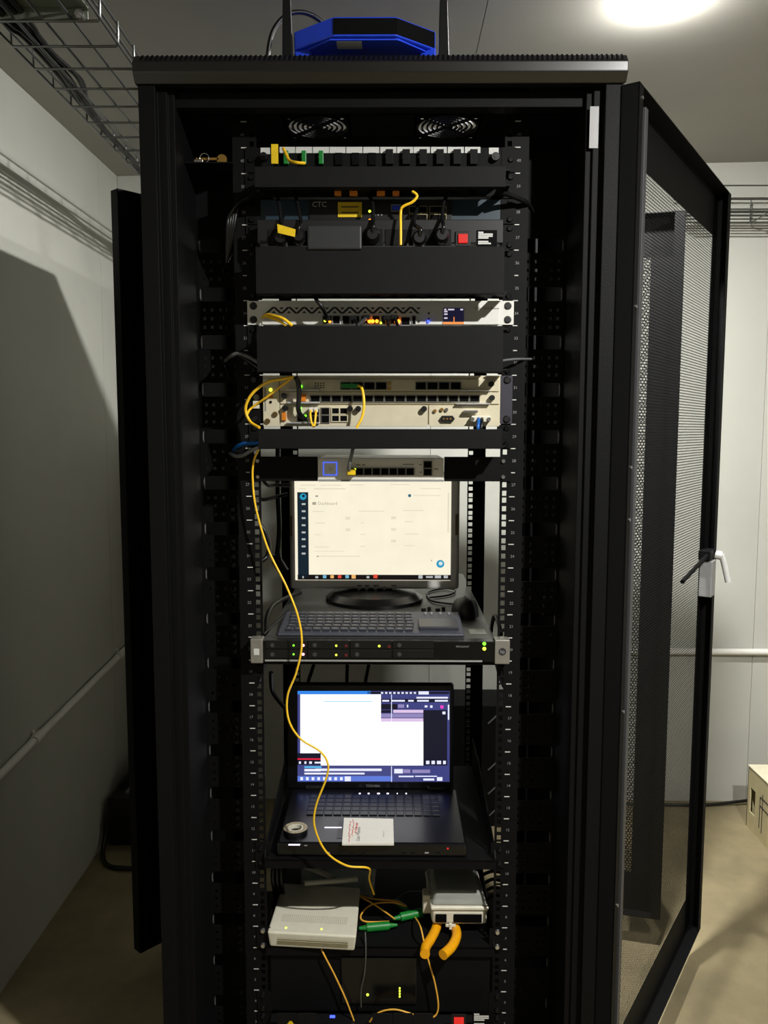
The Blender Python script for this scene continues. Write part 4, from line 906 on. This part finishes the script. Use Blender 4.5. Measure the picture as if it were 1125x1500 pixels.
cord('thin_cable', 'thin grey cord hanging below the green connector', [at(535, 1365, 5), at(536, 1395, -14), at(534, 1425, -16), at(529, 1450, -14), at(529, 1475, -12)], 1.5, mat('dim_grey_fibre', (70, 72, 66)))
cord('fibre_cable', 'long yellow fibre sagging down the left side past both screens', [at(380, 656, -40), at(372, 675, -34), at(370, 700, -30), at(375, 745, -30), at(393, 805, -34), at(420, 860, -44), at(437, 905, -52), at(442, 945, -56), at(434, 985, -54), at(421, 1020, -52), at(423, 1055, -52), at(440, 1082, -54), at(468, 1100, -56), at(480, 1118, -58), at(478, 1140, -58), at(463, 1180, -58), at(461, 1212, -56), at(478, 1248, -48), at(508, 1268, -34), at(540, 1272, -20), at(541, 1288, 40), at(548, 1310, 60)], 2.0, YELLOW, k=10)

# ------------------------------------------------------------------ below the lower shelf
t = thing('power_backup_unit', 'black backup power unit with green lights below the lower shelf', 'power unit', (0, 100, U(38)))
MB().box(-216, 216, -2, 330, U(38)+2, U(35)-6).build('case', BLACK2, t, 2)
X0, X1, Z0, Z1 = rect(500, 1402, 610, 1470, -4); MB().box(X0, X1, -6, -2, Z0, Z1).build('front_window', mat('gloss_black', (13, 13, 14)), t, 1.5)
led(t, 538.5, 1457, -6, L_YEL, 2.6)
for k in range(4): led(t, 585.5, 1447.5+k*4, -6, L_YEL, 1.9)
ears(t, 37, 38, BLACK2)
power_strip('black power strip with red switch at the very bottom', 38, 672, 1496, (420, 450, 560, 590, 620))
q = at(487, 1489, -48); tag(MB().box(q.x-5, q.x+5, -50, -46.3, q.z-1.5, q.z+1.5).build('status_lamp', L_BLUE), 'tiny blue light on the bottom power strip', 'light')
q = at(425, 1499, -62); tag(MB().prism([(q.x-12, q.z-9), (q.x+12, q.z-9), (q.x+3, q.z+5), (q.x-1, q.z+5)], 'y', -64, -62.5).build('cable_label', YLABEL), 'yellow label tip above the bottom edge', 'label')
MB_ = MB().box(-216, 216, 0, 400, 92, U(40)+2).build('lower_equipment', BLACK2, None, 2); tag(MB_, 'black equipment box at the foot of the cabinet', 'equipment')

# ------------------------------------------------------------------ cords inside and at the sides of the rack
GB = 'black cords behind the rails'
cord('power_cable', 'black cord hanging straight down behind the left rail', [at(407, 655, 420), at(407, 720, 420), at(409, 775, 420), at(406, 812, 420)], 6, RUBBER, group=GB)
q = at(411, 826, 420); tag(MB().tube([at(404, 812, 420), at(406, 822, 420), at(416, 838, 420)], 13, 10).build('cord_connector', RUBBER), 'thick black connector at the end of the hanging cord', 'connector')
cord('power_cable', 'black cord crossing level behind the left rail', [at(380, 730, 300), at(386, 732, 300), at(400, 729, 320), at(420, 724, 360)], 4.5, RUBBER, group=GB)
cord('power_cable', 'black cord kinked just under the switch bracket', [at(383, 698, 120), at(392, 710, 140), at(405, 710.5, 160), at(424, 711, 180)], 4, RUBBER, group=GB)
cord('power_cable', 'black cord bulging right of the left rail holes', [at(381, 768, 100), at(389, 780, 100), at(394, 798, 100), at(391, 815, 100), at(382, 822, 90)], 4.5, RUBBER, group=GB)
cord('power_cable', 'black cord rising in an arc at the left of the server', [at(390, 925, 60), at(391, 905, 90), at(400, 887, 140), at(418, 876, 220), at(440, 868, 300)], 4.5, RUBBER, group=GB)
cord('power_cable', 'black cord slanting up behind the keyboard end', [at(386, 930, 40), at(405, 912, 120), at(425, 893, 260), at(436, 882, 380)], 3.5, RUBBER, group=GB)
cord('power_cable', 'black cord peaking at the right end of the server', [at(718, 932, 60), at(721, 912, 90), at(725, 902, 90), at(730, 912, 60), at(734, 930, 30)], 4, RUBBER, group=GB)
cord('power_cable', 'black cord hanging left of the laptop lid', [at(397, 985, 200), at(398, 1008, 220), at(405, 1022, 260), at(420, 1040, 330)], 5, RUBBER, group=GB)
for k, (x0, x1) in enumerate(((461, 451), (509, 508), (541, 535))):
    cord('power_cable', ['leftmost black cord hanging between server and laptop', 'middle black cord hanging between server and laptop', 'rightmost black cord hanging between server and laptop'][k], [at(x0, 970, 430), at((x0+x1)/2, 985, 430), at(x1, 1002, 430), at(x1-2, 1030, 430)], 4.5, RUBBER, group=GB)
GS = 'cords bent round the rails'
cord('network_cable', 'grey cord arched at the left rail beside the middle duct', [at(330, 528, 20), at(338, 522, -16), at(348, 518, -26), at(362, 522, -34), at(380, 532, -44)], 3.5, mat('mid_grey_cord', (96, 97, 99), .35, 0, .05, 90), group=GS)
cord('network_cable', 'dark cord just under the grey one at the left rail', [at(332, 524, 24), at(342, 521, -10), at(356, 524, -24), at(379, 540, -38)], 3.5, RUBBER, group=GS)
cord('network_cable', 'blue network cord bent round the left rail', [at(342, 660, 24), at(348, 654, -8), at(358, 650, -22), at(372, 649, -34), at(381, 648, -44)], 3.6, BLUEC, group=GS)
cord('network_cable', 'grey network cord bent round the left rail under the blue one', [at(338, 664, 24), at(345, 668, -6), at(356, 667, -20), at(368, 660, -34), at(380, 655, -44)], 3.6, GREYC, group=GS)
cord('network_cable', 'thin shiny cord crossing the right rail beside the middle duct', [at(732, 529, -46), at(745, 527, -30), at(760, 526, -16), at(778, 526, 20)], 2.4, mat('mid_grey_cord', (96, 97, 99)), group=GS)
cord('network_cable', 'black cord leaving the slim upper duct across the right rail', [at(735, 282, -46), at(745, 285, -34), at(760, 291, -20), at(772, 298, -4), at(780, 310, 30)], 4.5, RUBBER, group=GS)
for k in range(4):
    cord('network_cable', ['outermost', 'second outermost', 'second innermost', 'innermost'][k]+' black cord of the bunch beside the upper left rail', [at(372-k*2, 283+k*2, -40), at(358-k*3, 289+k*3, -20), at(348-k*4, 305+k*4, -6), at(342-k*3, 335, -4), at(338-k*2, 372+k*4, 20)], 4, RUBBER, group=GS)
for k in range(3):
    cord('power_cable', ['leftmost', 'middle', 'rightmost'][k]+' black cord looping behind the lower left rail', [at(402+k*5, 1262, 120), at(399+k*6, 1280, 110), at(401+k*6, 1300, 110), at(406+k*5, 1318, 130)], 4.5, RUBBER, group='cords behind the lower left rail')
for k in range(5):
    y = 1262+k*12
    cord('power_cable', ['topmost', 'second', 'third', 'fourth', 'lowest'][k]+' black cord crossing behind the lower right rail', [at(735, y+4, 200), at(722, y+2, 260), at(708, y+6+k, 340), at(690, y+16, 420)], 4, RUBBER, group='cords behind the lower right rail')
# keys on the cabinet's inner bracket
MB().box(-345, -262, -20, 58, at(300, 246, 20).z-4, at(300, 246, 20).z-2).build('inner_bracket', BLACK2, cab)
kz_ = at(300, 246, 20).z-2
t = thing('key_set', 'small brass keys lying on the inner bracket at upper left', 'keys', (-305, 0, kz_))
c = at(325, 242, -8); MB().cyl((c.x, -8, kz_+8), (c.x, -5.5, kz_+8), 9, 16).build('key_bow', GOLD, t); MB().box(c.x-46, c.x-6, -8, -5.5, kz_+7, kz_+11).build('key_blade', GOLD, t)
MB().box(c.x-48, c.x-32, -16, -12, kz_, kz_+6).build('key_head', CHROME, t, 1); MB().tube([(c.x-30+8*math.cos(a), -12, kz_+9+8*math.sin(a)) for a in [i*math.pi/8 for i in range(17)]], 1, 6).build('key_ring', CHROME, t)

# ------------------------------------------------------------------ router on the roof
t = thing('wifi_router', 'blue and black wireless router standing on the cabinet roof', 'router', (-25, 0, 2006))
zb, zu = 2034, 2068
body = [(-77, -97), (27, -97), (94, -46), (96, 70), (60, 100), (-110, 100), (-148, 70), (-147, -46)]
MB().prism(body, 'z', zb+3, zu).build('body', BLUE, t, 3)
def facet(a, b, i0, i1, z0, z1, off):
    d = Vector((b[0]-a[0], b[1]-a[1], 0)); n = Vector((d.y, -d.x, 0)).normalized()*off
    p = Vector((*a, 0))+d*i0; q_ = Vector((*a, 0))+d*i1
    V = [p+n, q_+n, q_-n*4, p-n*4]
    return MB().prism([(v.x, v.y) for v in V], 'z', z0, z1)
facet(body[0], body[1], .0, 1.0, zb+6, zu-3, .9).build('front_grille', DARK, t)
facet(body[1], body[2], .0, .97, zb+6, zu-3, .9).build('front_grille', DARK, t)
MB().prism([(-82, -90), (30, -90), (86, -40), (86, 60), (-138, 60), (-138, -40)], 'z', zb, zb+4).build('bottom_plate', BLUE, t)
for x0, x1 in ((-147, -118), (68, 95)): MB().prism([(x0, -44), (x1, -52), (x1, 60), (x0, 60)], 'z', 2006.5, zb+6).build('foot', BLUE, t, 3)
MB().prism([(-72, -86), (-30, -86), (-30, -60), (-72, -60)], 'z', zb-.8, zb).build('rating_label', PRINT, t)
for x, y, h, ln in ((-158, -40, 0, 122), (109, -40, 0, 108)):
    w = MB(); z = 2012; w._add([(x-10, y-6, z), (x+9, y-6, z), (x+9, y+6, z), (x-10, y+6, z), (x-8, y-4, z+ln), (x-8+13, y-4, z+ln), (x-8+13, y+4, z+ln), (x-8, y+4, z+ln)], [(0, 3, 2, 1), (4, 5, 6, 7), (0, 1, 5, 4), (1, 2, 6, 5), (2, 3, 7, 6), (3, 0, 4, 7)])
    w.build('antenna', DUCT, t, 1.5)
    MB().cyl((x-(8 if x > 0 else -8), y, z+26), (x, y, z+26), 5, 12).build('antenna_joint', DUCT, t)
cord('router_cable', 'black cord arching over the roof behind the blue router', [(-205, 30, 2008), (-203, 30, 2060), (-192, 30, 2105), (-165, 35, 2135), (-130, 45, 2140), (-98, 60, 2122), (-80, 90, 2085), (-76, 102, 2062)], 4.5, RUBBER)

# ------------------------------------------------------------------ wire cable trays
def tray(label, x0, x1, zb, h, y0, y1, step, first, swap=False, r=2.4):
    f = (lambda a, b, c: (b, a, c)) if swap else (lambda a, b, c: (a, b, c))
    t = thing('cable_tray', label, 'cable tray', f((x0+x1)/2, (y0+y1)/2, zb))
    n = 5
    xs = [x0+(x1-x0)*k/(n-1) for k in range(n)]
    for x in xs: MB().cyl(f(x, y0, zb+r*1.6), f(x, y1, zb+r*1.6), r, 8).build('long_wire', ZINC, t)
    for x in (x0, x1):
        for z in (zb+h*.5, zb+h): MB().cyl(f(x+(r if x == x0 else -r)*1.5, y0, z), f(x+(r if x == x0 else -r)*1.5, y1, z), r, 8).build('long_wire', ZINC, t)
    y = first; src = None
    while y < y1:
        if src is None:
            src = MB().tube([f(x0, y, zb+h), f(x0, y, zb+4), f(x0+3, y, zb), f(x1-3, y, zb), f(x1, y, zb+4), f(x1, y, zb+h)], r, 8).build('cross_wire', ZINC, t); yy = y
        else: copy(src, t, *f(0, y-yy, 0))
        y += step
    return t
TZ = 2076
tray('galvanised wire cable tray under the ceiling at upper left', -662, -470, TZ, 42, -900, 1440, 91.5, 24-9*91.5)
tray('short galvanised wire cable tray on the back wall at upper right', 1270, 1440, 2112, 80, 1000, 2000, 300, 1270, True)
GT = 'black cables in the upper left tray'
base = [(7, 24), (33, 45), (64, 75), (92, 108), (119, 148), (143, 180), (165, 208), (186, 232), (207, 256)]
offs = [[(0, 0)]*9, [(18, -2), (8, 0), (4, 2), (8, 4), (6, 0), (2, -2), (0, -4), (0, -2), (0, -3)], [(30, 0), (26, 10), (16, 6), (22, 6), (12, 6), (7, 4), (3, 2), (2, 0), (2, 2)], [(-4, 6), (-3, 6), (-6, 4), (-4, 6), (-6, 2), (-3, 2), (-2, 2), (-2, 2), (-2, 3)], [(20, 2), (34, 22), (12, 10), (28, 10), (10, 12), (9, 8), (5, 6), (3, 4), (3, 4)]]
names = ['thickest black cable in the middle of the upper left tray', 'black cable next to the middle one in the upper left tray', 'black cable nearest the cabinet in the upper left tray', 'black cable nearest the left wall in the upper left tray', 'black cable weaving across the upper left tray']
for k, of in enumerate(offs):
    P = []
    for (x, y), (dx, dy) in zip(base, of):
        v = atz(x+dx, y+dy, TZ+12+k*1.5); v.x = min(max(v.x, -652), -480); P.append(v)
    P = [Vector((P[0].x, -880, TZ+12+k*1.5)), Vector((P[0].x, -300, TZ+12+k*1.5))]+P+[Vector((-560+k*12, 1200, TZ+12)), Vector((-560+k*12, 1430, TZ+12))]
    cord('tray_cable', names[k], P, (6, 4.5, 4.5, 4, 4)[k], RUBBER, group=GT)
t = thing('tray_hanger', 'grey-green steel bar with a bolt holding the upper left tray', 'bracket', (-560, -60, TZ))
STG = mat('grey_green_steel', (110, 116, 104), .45, .4, .06, 60)
a = atz(0, 26, TZ+5); b = atz(130, 27, TZ+5)
MB().box(-700, b.x, a.y, a.y+3, TZ-2, TZ+24).box(-700, b.x-1, a.y-38, a.y, TZ+21, TZ+24).build('channel', STG, t, 1)
c = at(117, 22, a.y-2); MB().cyl((c.x, a.y, c.z), (c.x, a.y-8, c.z), 8, 6).cyl((c.x, a.y-8, c.z), (c.x, a.y-13, c.z), 4, 10).build('bolt', CHROME, t)
for x in (-690, b.x-14): MB().cyl((x, a.y-14, TZ+22), (x, a.y-14, ZC(x)+2), 4, 10).build('hanger_rod', ZINC, t)

# ------------------------------------------------------------------ things on the floor
t = thing('cardboard_box', 'pale cardboard box with a hand hole on the floor at right', 'box', (1420, 1150, 0))
CARD = mat('cardboard', (192, 180, 140), .8, 0, .06, 30); CARDT = mat('cardboard_top', (212, 206, 180), .8, 0, .05, 30)
bx, by, bw, bl, bh = 1282, 1280, 300, 430, 218
wall = MB().sheet(by-bl, by, 0, bh, [(by-62, by-22, 62, 150)], 0, 4); wall.map(lambda a, b_, c: (bx+b_, a, c)); wall.build('side', CARD, t)
MB().box(bx, bx+bw, by-4, by, 0, bh).build('side', CARD, t); MB().box(bx, bx+bw, by-bl, by-bl+4, 0, bh).build('side', CARD, t); MB().box(bx+bw-4, bx+bw, by-bl, by, 0, bh).build('side', CARD, t)
MB().box(bx-2, bx+bw+2, by-bl-2, by+2, bh, bh+4).build('top_flap', CARDT, t); MB().box(bx+4, bx+bw-4, by-bl+4, by-4, 0.5, 4).build('bottom', CARD, t)
m = MB()
for pts in ([(by-100, 40), (by-100, 150)], [(by-118, 30), (by-118, 165)], [(by-100, 150), (by-170, 150)], [(by-100, 120), (by-170, 116)]):
    m.tube([(bx-.5, y, z) for y, z in pts], 1.4, 5)
m.build('printed_outline', INK, t)
cord('floor_cable', 'black cable lying along the foot of the back wall', [(700, 1440, 5), (1000, 1425, 5), (1180, 1420, 8), (1300, 1430, 14), (1420, 1450, 20)], 6, RUBBER)
t = thing('floor_case', 'black case on the floor against the left wall', 'case', (-810, 1250, 0))
MB().box(-925, -700, 1112, 1400, 0, 165).build('body', RUBBER, t, 4); MB().prism([(-925, 165), (-840, 225), (-700, 225), (-700, 165)], 'y', 1200, 1400).build('hood', RUBBER, t, 3)
MB().box(-880, -800, 1150, 1190, 165, 170).build('terminal_plate', SILVER, t)
cord('floor_cable', 'thick black cable curling from the case onto the floor at left', [(-926, 1105, 90), (-932, 1085, 40), (-920, 1030, 10), (-880, 970, 8), (-820, 955, 8), (-740, 960, 8)], 7, RUBBER)
t = thing('back_wall_case', 'black case with pale slanted bars by the back wall behind the laptop', 'case', (400, 1340, 0))
MB().box(180, 640, 1260, 1440, 0, 440).build('body', BLACK2, t, 3)
for y in (1054, 1122, 1157, 1190):
    a = at(715, y+6, 1260); b = at(728, y-6, 1260); MB().cyl((a.x, 1259, a.z), (b.x, 1259, b.z), 3, 8).build('vent_slot', mat('grey_guard', (120, 120, 120)), t)  # pale slanted bars laid on the case front
